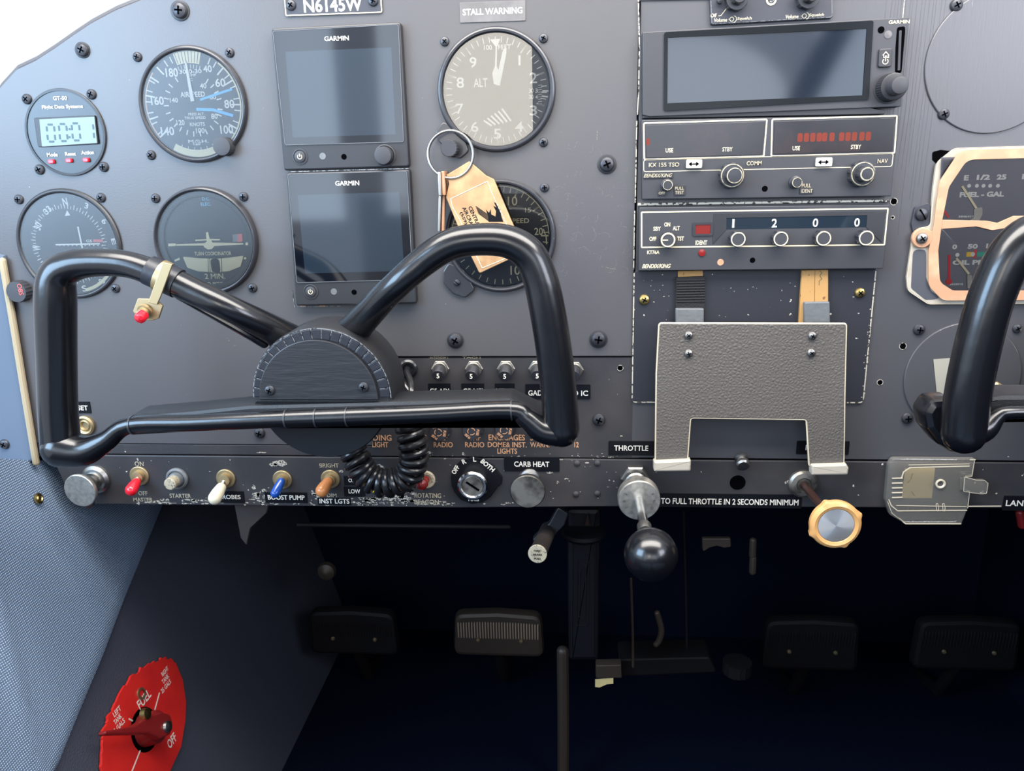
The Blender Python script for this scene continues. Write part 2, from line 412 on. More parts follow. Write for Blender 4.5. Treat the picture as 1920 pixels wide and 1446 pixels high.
def inst(name, me, parent, at, rot=0, s=1):
    """a shared-mesh part at a panel position"""
    o = bpy.data.objects.new(name, me); COL.objects.link(o); o.parent = parent
    o.location = wv(Vector(at) - Vector(parent['_a'])); o.rotation_euler = (0, rot, 0); o.scale = (s, s, s); return o
def copy_tree(o, parent=None):
    c = o.copy(); COL.objects.link(c)
    if parent: c.parent = parent
    for ch in o.children: copy_tree(ch, c)
    return c
def screw_mesh(name, metal, slot='cross'):
    b = MB(); b.lathe([(1, 0), (1.0, .18), (.86, .42), (.55, .56), (.001, .62)], seg=24, m=0)
    if slot == 'cross':
        for r in (0, math.pi / 2): b.box((0, 0, .56), (1.05, .22, .16), m=1, rot=r)
    else: b.box((0, 0, .52), (1.85, .2, .2), m=1)
    return mesh_of(name, b, [metal, 'hole_black'])
SCREW = screw_mesh('screw', 'screw_dark'); SCREW_S = screw_mesh('screw_steel', 'steel'); SCREW_B = screw_mesh('screw_brass', 'brass'); SCREW_SLOT = screw_mesh('screw_slot', 'screw_dark', 'slot')
def screw(parent, u, v, rpx, z=0, me=None, name='screw'):
    p = U(u, v, z); return inst(name, me or SCREW, parent, p, random.uniform(0, 1.5), rpx * MMX(u, v, z))
# ================================================================ cabin shell
def wall_poly(name, pts, mats, label=None, thick=4, nrm=None):
    """flat slab through panel-frame points"""
    P = [Vector(p) for p in pts]; n = nrm or (P[1] - P[0]).cross(P[2] - P[0]).normalized(); b = MB(); k = len(P)
    n = Vector(n).normalized()
    b.add(P + [p - n * thick for p in P], [tuple(range(k)), tuple(range(2 * k - 1, k - 1, -1))] + [(i, (i + 1) % k, k + (i + 1) % k, k + i) for i in range(k)], 0)
    o = solo(name, b, mats, None, None, P[0], kind='structure')
    return o
FLOOR_Y = -620
SWP, SWN = (-420, -240, 0), Vector((1, -.28, 0)).normalized()   # left side wall below the sill, leaning inboard towards the floor
wall_poly('wall_front', [(-500, FLOOR_Y, -420), (560, FLOOR_Y, -420), (560, 50, -420), (-500, 50, -420)], 'wall_dark')
wall_poly('floor', [(-500, FLOOR_Y, 1400), (560, FLOOR_Y, 1400), (560, FLOOR_Y, -420), (-500, FLOOR_Y, -420)], 'carpet_black')
def swp(y, z): return (-420 + (y + 240) * .28 * -1 * -1 if False else -420 - (y + 240) * .28 * 1.0, y, z)
_w = MB()
def _swx(y): return -420 + (-240 - y) * .28 if y < -240 else -420
wall_poly('wall_left', [(_swx(-240), -240, 1400), (_swx(FLOOR_Y), FLOOR_Y, 1400), (_swx(FLOOR_Y), FLOOR_Y, -420), (_swx(-240), -240, -420)], 'side_carpet', nrm=(.963, .27, 0))
wall_poly('wall_right', [(520, -120, 1400), (520, -120, -420), (520, FLOOR_Y, -420), (520, FLOOR_Y, 1400)], 'wall_dark', nrm=(-1, 0, 0))
wall_poly('wall_rear', [(-520, FLOOR_Y, 1400), (-520, -60, 1400), (520, -60, 1400), (520, FLOOR_Y, 1400)], 'cabin_cream', nrm=(0, 0, -1))
wall_poly('ceiling', [(-520, 470, 330), (520, 470, 330), (520, 470, 1400), (-520, 470, 1400)], 'cabin_grey', nrm=(0, -1, 0))
wall_poly('unseen_deck', [(-430, 48, -4), (500, 48, -4), (500, 48, -420), (-430, 48, -420)], 'wall_dark', nrm=(0, 1, 0))  # unseen deck slab added to keep skylight out of the footwell
wall_poly('wall_side', [(-428, 48, -4), (-428, -240, -4), (-428, -240, -420), (-428, 48, -420)], 'wall_dark', nrm=(1, 0, 0))  # unseen wall added to close the footwell's upper left against skylight
wall_poly('wall_sill', [(520, 10, 1400), (520, 10, -420), (520, -120, -420), (520, -120, 1400)], 'wall_dark', nrm=(-1, 0, 0))
b = MB(); b.tube([U(1592, 30, 8) * 2.95 + Vector((0, 0, 1070)), U(1500, 200, 8) * 2.95 + Vector((0, 0, 1070))], 26, 16)  # unseen bar added to put a dark diagonal into the navigator screen's reflection
solo('added_reflection_bar', b, 'wall_dark', None, None, (500, 150, 1090), kind='structure')
# sill ledge and the pale door trim left of the panel
b = MB(); P = [U(-160, 430, 4), U(4, 480, 4), U(62, 862, 4), U(40, 880, 4), U(-160, 930, 4)]
b.prism([p[:2] for p in P], -6, 3, 1.5)
solo('trim_1', b, 'side_trim', None, None, P[1], kind='structure')
b = MB(); P = [U(3, 490, 4), U(22, 600, 4), U(44, 735, 4), U(66, 868, 4)]
b.tube(smooth_path([(p.x, p.y, 3) for p in P], 4), 2.6, 10)
t = solo('trim_2', b, 'trim_cream', None, None, P[0], kind='structure')
def seat(x0, x1, label):  # unseen seats, added to block light from the footwell
    t = thing('unseen_seat', label, 'seat', ((x0 + x1) / 2, -430, 520), 'front seats')
    b = MB(); b.prism(rrect((x0 + x1) / 2, -400, x1 - x0, 110, 30, 5), 400, 880, 20); part('cushion', b, 'fabric_blue', t)
    b = MB(); b.prism(rrect((x0 + x1) / 2, -520, x1 - x0 - 60, 130, 6, 3), 420, 860, 4); part('seat_base', b, 'wall_dark', t)
    b = MB(); b.prism(rrect((x0 + x1) / 2, -270, x1 - x0 - 20, 260, 60, 6), 885, 980, 30); part('backrest', b, 'fabric_blue', t)
seat(-330, 10, 'unseen blue pilot seat facing the left control yoke'); seat(60, 440, 'unseen blue seat facing the right control yoke')
# ================================================================ instrument panel
PAN = thing('cockpit_dashboard', 'charcoal painted aircraft instrument panel filling the upper half', 'instrument panel', U(600, 600))
b = MB()
edge = [U(u, v) for u, v in [(-40, 620), (-60, 420), (-70, 300), (-30, 215), (0, 163), (30, 130), (66, 113), (100, 91), (140, 63), (170, 43), (215, 19), (262, 0), (330, -22), (420, -40)]]
edge = [(p.x, p.y) for p in edge] + [(40, 132), (40, -130)]
lo = [(-150, -130), (-150, -198), (-421, -198)]
b.prism(([(p.x, p.y) for p in [U(62, 700)]] and []) + edge[::-1][:0] + lo + edge, -2, 0, .5)
part('pilot_panel', b, 'panel_paint', PAN)
# the rolled edge standing just behind the sheet, seen as the double rim against the sky
b = MB(); b.tube([(x, y + 1.2, -5) for x, y in edge[2:14]], 2.4, 10); part('rolled_edge', b, 'panel_paint', PAN)
b = MB(); b.prism([(41, -206), (41, 146), (500, 140), (500, -206)], -2, 0, .4); part('copilot_panel', b, 'radio_panel_paint', PAN)
b = MB(); b.prism([(40, 132), (40, 99.5), (184, 97), (184, 132)], 0, 1, .3); part('upper_cover', b, 'radio_panel_paint', PAN)
b = MB(); b.prism([(-422, -206.5), (-422, -198.6), (-149.5, -198.6), (-149.5, -130.6), (39.6, -130.6), (46, -132), (46, -206.5)], -1.6, -.2, .3); part('breaker_panel', b, 'lower_paint', PAN)
b = MB(); b.prism(rpoly([(-392, -248), (-404, -207), (500, -207), (500, -240), (46, -244), (-90, -247)], [6, 3, 0, 0, 0, 0], 3), -1.6, 1.2, .8); part('switch_panel', b, 'lower_paint', PAN)
# chipped lower lip of the switch panel, broken into flaked runs
b = MB(); random.seed(3)
def flake(cx, cy, w, h, z):
    n = random.randint(7, 11)
    b.prism([(cx + w / 2 * math.cos(2 * math.pi * k / n) * random.uniform(.6, 1.1), cy + h / 2 * math.sin(2 * math.pi * k / n) * random.uniform(.5, 1.2)) for k in range(n)], z, z + .12)
for u0, u1, vv, dens, hh in [(255, 375, 941, 22, 7), (378, 460, 942, 14, 6), (474, 505, 926, 12, 20), (470, 500, 938, 8, 10), (455, 1010, 945, 60, 5), (560, 620, 940, 10, 6), (640, 780, 939, 46, 10), (578, 600, 930, 5, 16), (745, 775, 926, 9, 16), (780, 840, 944, 12, 6)]:
    for k in range(dens):
        p = U(random.uniform(u0, u1), vv + random.uniform(-hh * .6, hh * .5), 1.2); flake(p.x, p.y, random.uniform(1, 8 if hh > 5 else 4), random.uniform(.6, max(1, hh * .3)), 1.2)
for u, v, w_, h_ in [(490, 850, 22, 3), (524, 868, 30, 14), (512, 872, 18, 8), (1048, 862, 26, 3), (1100, 868, 10, 3), (868, 852, 6, 8), (805, 850, 12, 5), (640, 884, 10, 6), (258, 862, 4, 8), (234, 848, 4, 3), (712, 876, 20, 10), (768, 918, 10, 20), (1062, 898, 8, 4), (1030, 886, 14, 6), (1045, 904, 5, 6), (1170, 852, 6, 4), (1165, 819, 5, 4), (1492, 952, 6, 4), (1478, 905, 14, 12), (1510, 925, 12, 8), (1828, 905, 3, 5), (1868, 926, 5, 5), (1892, 858, 4, 3)]:
    p = U(u, v, 1.2); s_ = MMX(u, v); flake(p.x, p.y, w_ * s_, h_ * s_, 1.2 if p.y < -207 else -.1)
for k in range(70):
    u = random.uniform(780, 1170); v = random.choice([random.gauss(857, 3), random.gauss(857, 3), random.uniform(860, 940)]); p = U(u, v, 1.2); flake(p.x, p.y, random.uniform(.4, 2.2), random.uniform(.3, .9), 1.2 if p.y < -207 else -.1)
part('chipped_patch', b, 'chipped_metal', PAN, 'bare metal showing through chipped black paint')
# seams
b = MB(); b.line([(40.4, 138), (40.4, 20), (39.6, -66)], .9, .02); b.line([(-150, -130.3), (40, -130.3)], .8, .02); b.line([(-400, -206.7), (498, -206.7)], 1.0, .02, h=.1)
b.line([U(1640, 505)[:2], U(1640, 500)[:2]], .5, .02)
part('seam', b, 'hole_black', PAN)
b = MB()
for pts in ([(1197, 0), (1199, 90), (1197, 180), (1195, 215)], [(1194, 225), (1191, 380)], [(1190, 395), (1188, 505)]):
    b = MB(); q = [U(u, v, 1.4) for u, v in pts]; b.line([(p.x, p.y) for p in q], .75, 1.2, h=.5); part('worn_edge', b, 'worn_edge', PAN, 'pale worn edge of the radio stack opening')
b = MB(); q = [U(u, v, 1) for u, v in [(1697, 0), (1693, 38)]]; b.line([(p.x, p.y) for p in q], .5, .1)
part('worn_edge', b, 'worn_edge', PAN)
# screws, rivets and holes of the panel itself
for u, v, r in [(338, 20, 16), (155, 94, 13), (1138, 308, 16), (854, 638, 15), (1122, 636, 16)]:
    p = U(u, v); c = MB(); c.lathe([(r * .4, 0), (r * .4, .5), (r * .36, .7), (r * .28, .8)], p, seg=32); part('washer', c, 'black_plastic', PAN); screw(PAN, u, v, r * .86, .8)
for u, v, r in [(1123, 787, 12), (1793, 10, 12), (1769, 214, 11), (1723, 618, 11), (1907, 616, 9), (1701, 784, 11), (487, 812, 10), (9, 833, 9), (217, 541, 8)]: screw(PAN, u, v, r, .1 if u > 100 else 3)
b = MB()
for u, v in [(1082, 869), (1120, 869), (1080, 927), (1120, 926)]:
    p = U(u, v, 1.2); b = MB(); b.lathe([(2.4, 0), (2.1, .7), (1.2, 1.2), (.01, 1.35)], (p.x, p.y, 1.2), seg=20); part('rivet', b, 'lower_paint', PAN)
for u, v, r in [(1163, 691, 5), (1651, 718, 5), (1694, 650, 6), (1383, 905, 15), (1677, 378, 6), (1675, 408, 2.5)]:
    p = U(u, v, 1.2); s_ = MMX(u, v); z = 1.2 if v > 860 else 0
    b = MB(); b.lathe([(r * s_, 0), (r * s_, .12)], (p.x, p.y, z), seg=28, m=0); b.frame(circ(p.x, p.y, r * s_ + .35, 28), circ(p.x, p.y, r * s_, 28), z, z + .3, m=1)
    part('hole', b, ['hole_black', 'worn_edge' if r < 10 else 'lower_paint'], PAN)
# scratches in the paint
b = MB(); random.seed(11)
for k in range(46):
    u = random.uniform(1045, 1180); v = random.uniform(270, 520); p = U(u, v); a = random.uniform(-.6, 2.2); l_ = random.uniform(2, 9)
    pts = [(p.x + l_ * t * math.cos(a + t * 1.2), p.y + l_ * t * math.sin(a + t * 1.2)) for t in (0, .3, .6, 1)]; b.line(pts, .12, .01, h=.02)
for u, v, a, l_ in [(492, 205, .8, 3), (430, 640, 2, 3), (1735, 140, -1.1, 22), (1752, 140, -1.4, 20), (1820, 95, 0, 14), (1440, 600, 0, 5), (1720, 560, .4, 6), (1120, 245, -1.6, 6), (1128, 500, -.2, 10), (438, 648, 0, 2)]:
    p = U(u, v); b.line([(p.x, p.y), (p.x + l_ * math.cos(a), p.y + l_ * math.sin(a))], .3, .01, h=.02)
part('scratch', b, 'faded_paint', PAN, 'pale scratches and scuffs in the paint')
# brushed ridges beside the radio stack
b = MB()
for k in range(16):
    x = 191 + k * 2.3 + random.uniform(-.5, .5); y0 = random.uniform(20, 60); b.line([(x + .03 * (y0 - 20), 120), (x, y0), (x - 1.5, random.uniform(-60, 0))], .35, 0, h=.12)
part('paint_ridge', b, 'radio_panel_paint', PAN)
# blanking discs on the right side
def disc_cover(u, v, r, label):
    p = U(u, v); t = thing('blanking_plate', label, 'cover plate', p)
    b = MB(); b.lathe([(r, 0), (r, .9), (r - .5, 1.2), (.01, 1.2)], p, seg=72); part('plate', b, 'radio_panel_paint', t); return t
t = disc_cover(1865, 118, 42, 'round painted cover plate flush in the panel above the engine gauges')
t = disc_cover(1803, 708, 38.5, 'round black cover plate behind the right control yoke')
b = MB(); p = U(1830, 690, 1.2); b.lathe([(9, 0), (9, .4)], (p.x, p.y, 1.2), seg=32); part('hub_boss', b, 'deep_black', t)
b = MB(); q = [U(u, v, 1.4) for u, v in [(1750, 674), (1790, 671), (1784, 753), (1758, 754)]]; b.prism([(p.x, p.y) for p in q], 1.3, 1.6)
solo('masking_tape', b, 'placard_grey' if False else 'tape_pale' if 'tape_pale' in MATS else 'worn_cream', 'strip of pale tape stuck on the round cover plate', 'tape', q[0])
# ================================================================ placards
def tape(name, pxrect, txt, label, z=.2, mats=('label_black', 'white_paint'), tw=None, th=None, tdy=0, tdx=0, bold=.02, group=None, t2=.5):
    u0, v0, u1, v1 = pxrect; c = U((u0 + u1) / 2, (v0 + v1) / 2, z); w_ = (U(u1, (v0 + v1) / 2, z) - U(u0, (v0 + v1) / 2, z)).length; h_ = abs(U((u0 + u1) / 2, v0, z).y - U((u0 + u1) / 2, v1, z).y)
    b = MB(); b.prism(rrect(c.x, c.y, w_, h_, .5, 2), z - .1, z + t2 - .1, .12); o = solo(name, b, mats[0], label, 'label', c, group)
    if txt:
        b = MB(); b.tpx(txt, (u0 + u1) / 2 + tdx, (v0 + v1) / 2 + tdy, tw, th, z + t2, bold=bold); part('lettering', b, mats[1], o)
    return o
o = tape('registration_plate', (533, -14, 715, 26), 'N6145W', 'black registration plate with cream border reading N6145W', mats=('placard_dark', 'white_paint'), tw=110, th=26, tdy=3, t2=1)
c = U(624, 6, 1.2); b = MB(); w_ = 180 * MMX(624, 6); h_ = 40 * MMY(624, 6)
b.line(rrect(c.x, c.y, w_, h_, .8, 2), .7, 1.1, closed=True); part('border', b, 'cream_paint', o)
for u, v in [(546, 10), (700, 2)]: screw(o, u, v, 9.5, .9)
tape('stall_warning_placard', (862, 3, 985, 41), 'STALL WARNING', 'grey STALL WARNING placard above the altimeter', mats=('placard_grey', 'white_paint'), tw=112, th=12, bold=.015, tdy=-1)
tape('embossed_label', (140, 753, 170, 775), 'SET', 'small black label reading SET above the brass bushing', tw=19, th=9, bold=.02, tdy=1)
for (r, s_, tw, dx, lab) in [((803, 719, 845, 738), 'G5 ADI', 36, 0, 'black breaker label ending in ADI, nearest the hub'), ((865, 719, 908, 738), 'G5 HSI', 37, 0, 'black breaker label, second from the yoke hub'), ((928, 719, 965, 738), 'METER', 32, 0, 'short black breaker label under the third white-numbered breaker'),
                         ((985, 720, 1022, 748), 'GAD', 26, 0, 'black breaker label touching the left side of the yoke grip'), ((1066, 721, 1107, 748), 'D IC', 28, 2, 'black label ending in IC right of the yoke grip')]:
    tape('embossed_label', r, s_, lab, tw=tw, th=10, tdx=dx, tdy=3 if r[3] > 740 else 5, bold=.015)
tape('embossed_label', (1141, 827, 1226, 854), 'THROTTLE', 'black label reading THROTTLE above the throttle', tw=64, th=10, bold=.015)
tape('embossed_label', (1493, 827, 1592, 852), 'MIXTURE', 'black label behind the right leg of the holder', tw=64, th=10, bold=.015, tdx=0)
tape('embossed_label', (945, 857, 1049, 884), 'CARB HEAT', 'black label reading CARB HEAT', tw=66, th=10, bold=.015, tdy=0, z=1.4)
tape('embossed_label', (412, 921, 458, 943), 'ROBES', 'black STROBES label partly behind the ivory toggle', tw=34, th=8, tdx=-1, bold=.02, z=1.4)
tape('embossed_label', (497, 923, 576, 943), 'BOOST PUMP', 'black label reading BOOST PUMP', tw=69, th=9, bold=.02, z=1.4)
tape('embossed_label', (596, 933, 658, 947), 'INST LGTS', 'black label reading INST LGTS', tw=56, th=9, bold=.02, z=1.4)
tape('embossed_label', (645, 892, 686, 910), 'O.', 'tiny black label above the LOW label', tw=9, th=7, tdx=-8, bold=.02, z=1.4)
tape('embossed_label', (645, 912, 684, 931), 'LOW', 'small black label reading LOW', tw=22, th=8, tdx=0, bold=.02, z=1.4)
tape('embossed_label', (1233, 926, 1502, 952), 'TO FULL THROTTLE IN 2 SECONDS MINIMUM', 'long black label about full throttle in 2 seconds minimum', tw=258, th=11, bold=.0155, tdy=2, z=1.4)
tape('embossed_label', (1880, 930, 1990, 958), 'LANDING', 'black label starting LANDI at the right border of the strip', tw=78, th=11, bold=.015, tdx=-10, z=1.4)
# lettering painted straight on the sub panel
b = MB()
for s_, u, v, w_, h_ in [('LANDING', 703, 821, 62, 11), ('LIGHT', 713, 834, 30, 10), ('G', 796, 821, 8, 11), ('LF', 832, 821, 14, 10), ('RADIO', 831, 834, 36, 10), ('VHF', 890, 821, 22, 10), ('RADIO', 890, 834, 36, 10),
                         ('ENG.GAGES', 950, 820.5, 68, 11), ('DOME& INST.', 951, 834, 73, 10), ('LIGHTS', 951, 846, 37, 10), ('STALL', 1012, 821, 36, 11), ('WARN.', 1012, 834, 36, 10), ('12', 1081, 834, 8, 10)]:
    b.tpx(s_, u, v, w_, h_, 0, bold=.014)
part('sub_panel_lettering', b, 'orange_letter', PAN, 'peach lettering under the fuses')
b = MB()
for s_, u, v, w_, h_ in [('ON', 261, 870, 17, 9), ('OFF', 268, 925, 17, 8), ('STARTER', 338, 930, 40, 8), ('MASTER', 268, 937, 36, 7), ('BRIGHT', 617, 873, 36, 8), ('DIM', 622, 929, 18, 7), ('ROTATING', 802, 929.5, 50, 9), ('BEACON', 800, 941.5, 46, 9), ('MAG', 888, 938, 26, 7)]:
    b.tpx(s_, u, v, w_, h_, 1.45, bold=.014)
part('switch_lettering', b, 'worn_cream', PAN, 'worn lettering around the switches')
b = MB(); b.tpx('INTERCOM', 823, 670, 34, 4, .1); b.tpx('TACH', 884, 670, 34, 4, .1)
part('faint_lettering', b, 'worn_cream', PAN)
b = MB(); p = U(700, 921, 1.6); b.prism(rpoly([(p.x - 3.6, p.y - 1.2), (p.x + 3.6, p.y - .8), (p.x + 3, p.y + 1.6), (p.x - 3, p.y + .6)], .5, 2), 1.3, 1.5); solo('yellow_tape', b, 'yellow_paint', 'tiny yellow tape scrap under the coiled cord', 'tape', p)
# ================================================================ round instruments
GR = 'flight instruments'
def gauge(name, label, cat, u, v, Rb, Rg, screws, face='dial_black', depth=3.4, sr=8.5, bez='bezel_black', gl='instrument_glass'):
    """bezel of outer radius Rb, glass of radius Rg (mm), its face sunk behind the glass"""
    c = U(u, v); t = thing(name, label, cat, c)
    b = MB(); n = 72
    b.lathe([(Rb, 0), (Rb, depth * .5), (Rb - .9, depth * .9), (Rb - 1.8, depth), (Rg + 1.2, depth * .95), (Rg + .3, depth * .55), (Rg, depth * .2), (Rg - .6, .3)], c, seg=n, cap=False)
    part('bezel', b, bez, t)
    b = MB(); b.lathe([(Rg + .5, 0), (Rg + .5, .35)], c, seg=n); part('dial', b, face, t)
    b = MB(); b.lathe([(Rg + .2, depth * .55), (Rg + .2, depth * .55 + .25)], c, seg=n); part('cover_glass', b, gl, t)
    for q in screws: screw(t, q[0], q[1], sr)
    return t, c
Z = .5
# ---- airspeed
t, c = gauge('airspeed_indicator', 'round airspeed indicator with white arcs and blue marks, upper row', 'gauge', 363, 197, 37.6, 34, [(258, 107), (431, 99), (284, 291)], gl='hazy_glass')
b = MB(); cx, cy = c.x, c.y
for d0, d1, r, w_ in [(-17, 16, 30.2, 7.4), (139, 212, 31.4, 4.6)]: b.line(arc(cx, cy, r, d0, d1, 30), w_, Z)
b.line(arc(cx, cy, 33, 38, 139, 40), 1.0, Z)
part('dial_arc', b, 'dial_cream', t)
b = MB(); b.line(arc(cx, cy, 33, 232, 310, 30), .9, Z); part('caution_arc', b, 'orange_letter', t)
b = MB(); ticks(b, cx, cy, 28.6, 33, [-30, -22, 28, 36, 56, 70, 84, 98, 112, 126, 236, 249, 262, 275, 288, 300], .75, Z + .1); ticks(b, cx, cy, 26.5, 33, [46, 63, 91, 119, 232, 255, 282, 304, 318], 1.0, Z + .1)
ticks(b, cx, cy, 27.5, 30.5, range(140, 212, 9), .4, Z + .1)
ticks(b, cx, cy, 17, 20.5, [38, 52, 66, 80, 100, 112, 128, 143, 158, 172, 186, 200, 215, 228, 241, 255, 270, 284, 298, 312, 330], .8, Z + .1)
ticks(b, cx, cy, 23, 25.6, range(-22, 22, 5), .4, Z + .1)
for s_, u, v, w_, h_ in [('180', 322, 136, 23, 17), ('40', 389, 129, 16, 13), ('60', 413, 155, 19, 16), ('80', 430, 195, 19, 16), ('100', 425, 243, 24, 16), ('140', 314, 246, 25, 16), ('160', 295, 189, 24, 16), ('120', 369, 268, 13, 9),
                         ('40', 381, 161, 12, 10), ('60', 399, 182, 12, 9), ('80', 402, 218, 12, 10), ('100', 375.5, 245, 16, 10), ('120', 338.5, 230, 15, 10), ('140', 326, 188, 15, 9), ('AIRSPEED', 361, 177, 46, 10), ('KNOTS', 370, 233, 28, 7),
                         ('PRESS ALT.', 368, 214, 30, 5), ('TRUE SPEED', 366, 221, 40, 5), ('30-0-30', 357, 134, 42, 8), ('TEMP', 359, 141, 17, 5), ('°C', 357, 149, 8, 6), ('M.P.H.', 372, 265, 38, 6)]: b.tpx(s_, u, v, w_, h_, Z + .1, bold=.02)
part('markings', b, 'white_paint', t)
b = MB(); ticks(b, cx, cy, 27, 33.8, range(-15, 16, 4), .4, Z + .14); ticks(b, cx, cy, 29.5, 31.5, [], .4, Z); part('scale_line', b, 'dial_black', t)
b = MB(); p, q = U(375, 187, 1), U(435, 167, 1); b.line([p[:2], q[:2]], 1.5, .75); p, q, r = U(368, 205, 1), U(400, 206, 1), U(437, 217, 1); b.line([p[:2], q[:2], r[:2]], 1.9, .75); part('blue_mark', b, 'blue_mark', t, 'two blue lines on the dial')
b = MB(); p, q = U(361, 190, 1.5), U(347, 112, 1.5); d = (q - p).normalized(); nn = Vector((-d.y, d.x, 0)); b.prism([(p - nn * 1.3)[:2], (p + nn * 1.3)[:2], (q + nn * .7 + d * -3)[:2], q[:2], (q - nn * .7 - d * 3)[:2]], 1.3, 1.6); part('needle', b, 'white_paint', t)
b = MB(); p = U(425, 275); b.lathe([(6.2, 0), (6.2, 8), (5.9, 8.6), (4.5, 8.8)], p, seg=40, knurl=(0, 8.1, .03, 4, 1)); part('setting_knob', b, 'black_plastic_soft', t)
# ---- altimeter
t, c = gauge('altimeter', 'round altimeter with white numerals above the hanging keys', 'gauge', 931, 170, 38.8, 34.6, [(834, 78), (1019, 72), (1019, 267)], depth=4.2)
cx, cy = c.x, c.y; b = MB()
ticks(b, cx, cy, 29.4, 33, [a * 7.2 for a in range(50)], .5, Z); ticks(b, cx, cy, 27.6, 33, [a * 36 for a in range(10)], .8, Z); ticks(b, cx, cy, 30, 34, [92, 98], .9, Z)
for s_, u, v, w_, h_ in [('9', 887, 117, 13, 20), ('8', 863, 155, 14, 20), ('7', 862, 204, 14, 19), ('6', 890, 238, 14, 19), ('5', 932.5, 251, 14, 19), ('4', 973, 238, 15, 19), ('3', 1000, 207, 14, 19), ('2', 1000, 146, 14, 20), ('1', 974, 113, 4, 19),
                         ('ALT', 901, 155, 26, 16), ('100', 915, 89, 15, 9), ('FEET', 946, 88, 24, 9), ('30', 996, 170, 9, 8), ('3', 1006, 170, 5, 8), ('30', 996, 182, 9, 8), ('4', 1006, 182, 5, 8)]: b.tpx(s_, u, v, w_, h_, Z, bold=.01)
for k in range(9):
    p, q = U(1009, 160 + k * 4.4, Z), U(1016, 159 + k * 4.4, Z); b.line([p[:2], q[:2]], .3, Z)
# striped low-altitude flag
P0, P1, P2, P3 = U(907, 226, Z), U(926, 236, Z), U(959, 228, Z), U(946, 200, Z)
for k in range(6):
    f = k / 5; a_ = U(907 + 38 * f * .9, 226 - 22 * f, Z); e_ = U(922 + 40 * f * .9, 236 - 9 * f, Z)
    b.line([a_[:2], e_[:2]], 1.15, Z)
part('markings', b, 'white_paint', t)
b = MB()
def kite(p, q, w0, w1, z):
    d = (q - p).normalized(); nn = Vector((-d.y, d.x, 0)); b.prism([(p - nn * w0 * .6)[:2], (p + nn * w0 * .6)[:2], (p + d * (q - p).length * .25 + nn * w1)[:2], (q + nn * w1 * .9 - d * 3)[:2], q[:2], (q - nn * w1 * .9 - d * 3)[:2], (p + d * (q - p).length * .25 - nn * w1)[:2]][::-1], z, z + .3)
kite(U(933, 160, 2), U(948, 88, 2), 2.4, 1.5, 1.9)
part('long_needle', b, 'white_paint', t)
b = MB(); pts = [(926, 158), (923, 138), (928, 124), (929.5, 88), (919, 74), (938, 73), (932, 88), (931.5, 124), (937, 138), (937, 158)]; b.prism([U(u, v, 1.2)[:2] for u, v in pts], 1.2, 1.5); part('short_needle', b, 'white_paint', t)
b = MB(); o_ = [U(u, v) for u, v in [(833, 226), (817, 248), (822, 264), (842, 284), (862, 299), (880, 284), (872, 262)]]; b.prism(rpoly([(p.x, p.y) for p in o_], 3, 4), 0, 2.6, .7); part('mounting_lug', b, 'bezel_black', t)
kp = U(849, 279); b = MB(); b.lathe([(5.6, 0), (5.6, 1), (5, 2), (5, 13), (5.6, 13.4), (5.6, 17.4), (5.2, 18), (.01, 18)], kp, seg=36, knurl=(13, 18, .06, 4, 1)); part('setting_knob', b, 'black_plastic_soft', t)
KNOB_Z = 18
# ---- vertical speed
t, c = gauge('vertical_speed_indicator', 'round vertical speed indicator half hidden by leather key fob and yoke', 'gauge', 938, 443, 38.4, 34.4, [(1021, 352)], depth=3.2)
cx, cy = c.x, c.y; b = MB()
ticks(b, cx, cy, 29.6, 33, range(-90, 91, 8), .55, Z); ticks(b, cx, cy, 28, 33, [22, 54, 90, -22, -54], .9, Z); ticks(b, cx, cy, 29.6, 33, range(98, 262, 10), .55, Z)
b.line(arc(cx, cy, 33.4, -88, 88, 40), .5, Z)
for s_, u, v, w_, h_ in [('10', 961, 377, 18, 17), ('15', 990, 394, 11, 9), ('SPEED', 973, 414, 38, 9), ('VERTICAL', 915, 414, 44, 9), ('10', 966, 507, 18, 17), ('5', 905, 385, 9, 16), ('20', 1010, 434, 16, 14), ('5', 905, 500, 9, 16)]: b.tpx(s_, u, v, w_, h_, Z, bold=.01)
b.line([U(1019, 430, Z)[:2], U(1024, 444, Z)[:2], U(1025, 458, Z)[:2]], .7, Z)
part('markings', b, 'dial_cream', t)
b = MB(); o_ = [U(u, v) for u, v in [(842, 492), (832, 508), (832, 530), (850, 550), (872, 558), (892, 543), (870, 505)]]; b.prism(rpoly([(p.x, p.y) for p in o_], 3, 4), 0, 2.4, .7); part('mounting_lug', b, 'bezel_black', t)
screw(t, 857, 530, 6, 2.4, SCREW_SLOT)
# ---- turn coordinator
t, c = gauge('turn_coordinator', 'round turn coordinator showing a small cream aeroplane', 'gauge', 388, 452, 37.6, 34.2, [(292, 372), (457, 369), (474, 540)], depth=5, face='dial_black', gl='hazy_glass')
cx, cy = c.x, c.y
b = MB(); b.frame(circ(cx, cy, 33.9, 60), circ(cx, cy, 30.4, 60), .3, 2, .4); part('inner_ring', b, 'dial_black', t)
b = MB(); pts = [(332, 458.5), (382, 461.5), (386, 468), (394, 469), (402, 466), (404, 460.5), (456, 456), (456, 459.5), (404, 464), (400, 472), (390, 474), (382, 468), (378, 464), (332, 461.5)]
b.prism([U(u, v, 1)[:2] for u, v in [(330, 458.3), (384, 456), (388, 452.5), (387, 451), (366, 452), (366, 449.5), (387, 448.5), (386, 436), (390, 435), (393, 448), (412, 448.5), (412, 451), (396, 451), (398, 455), (456, 456), (456, 458.5), (402, 461.5), (397, 467), (390, 468), (383, 464), (381, 460.5), (330, 461)]], .5, .9)
part('aeroplane_symbol', b, 'dial_cream', t)
b = MB()
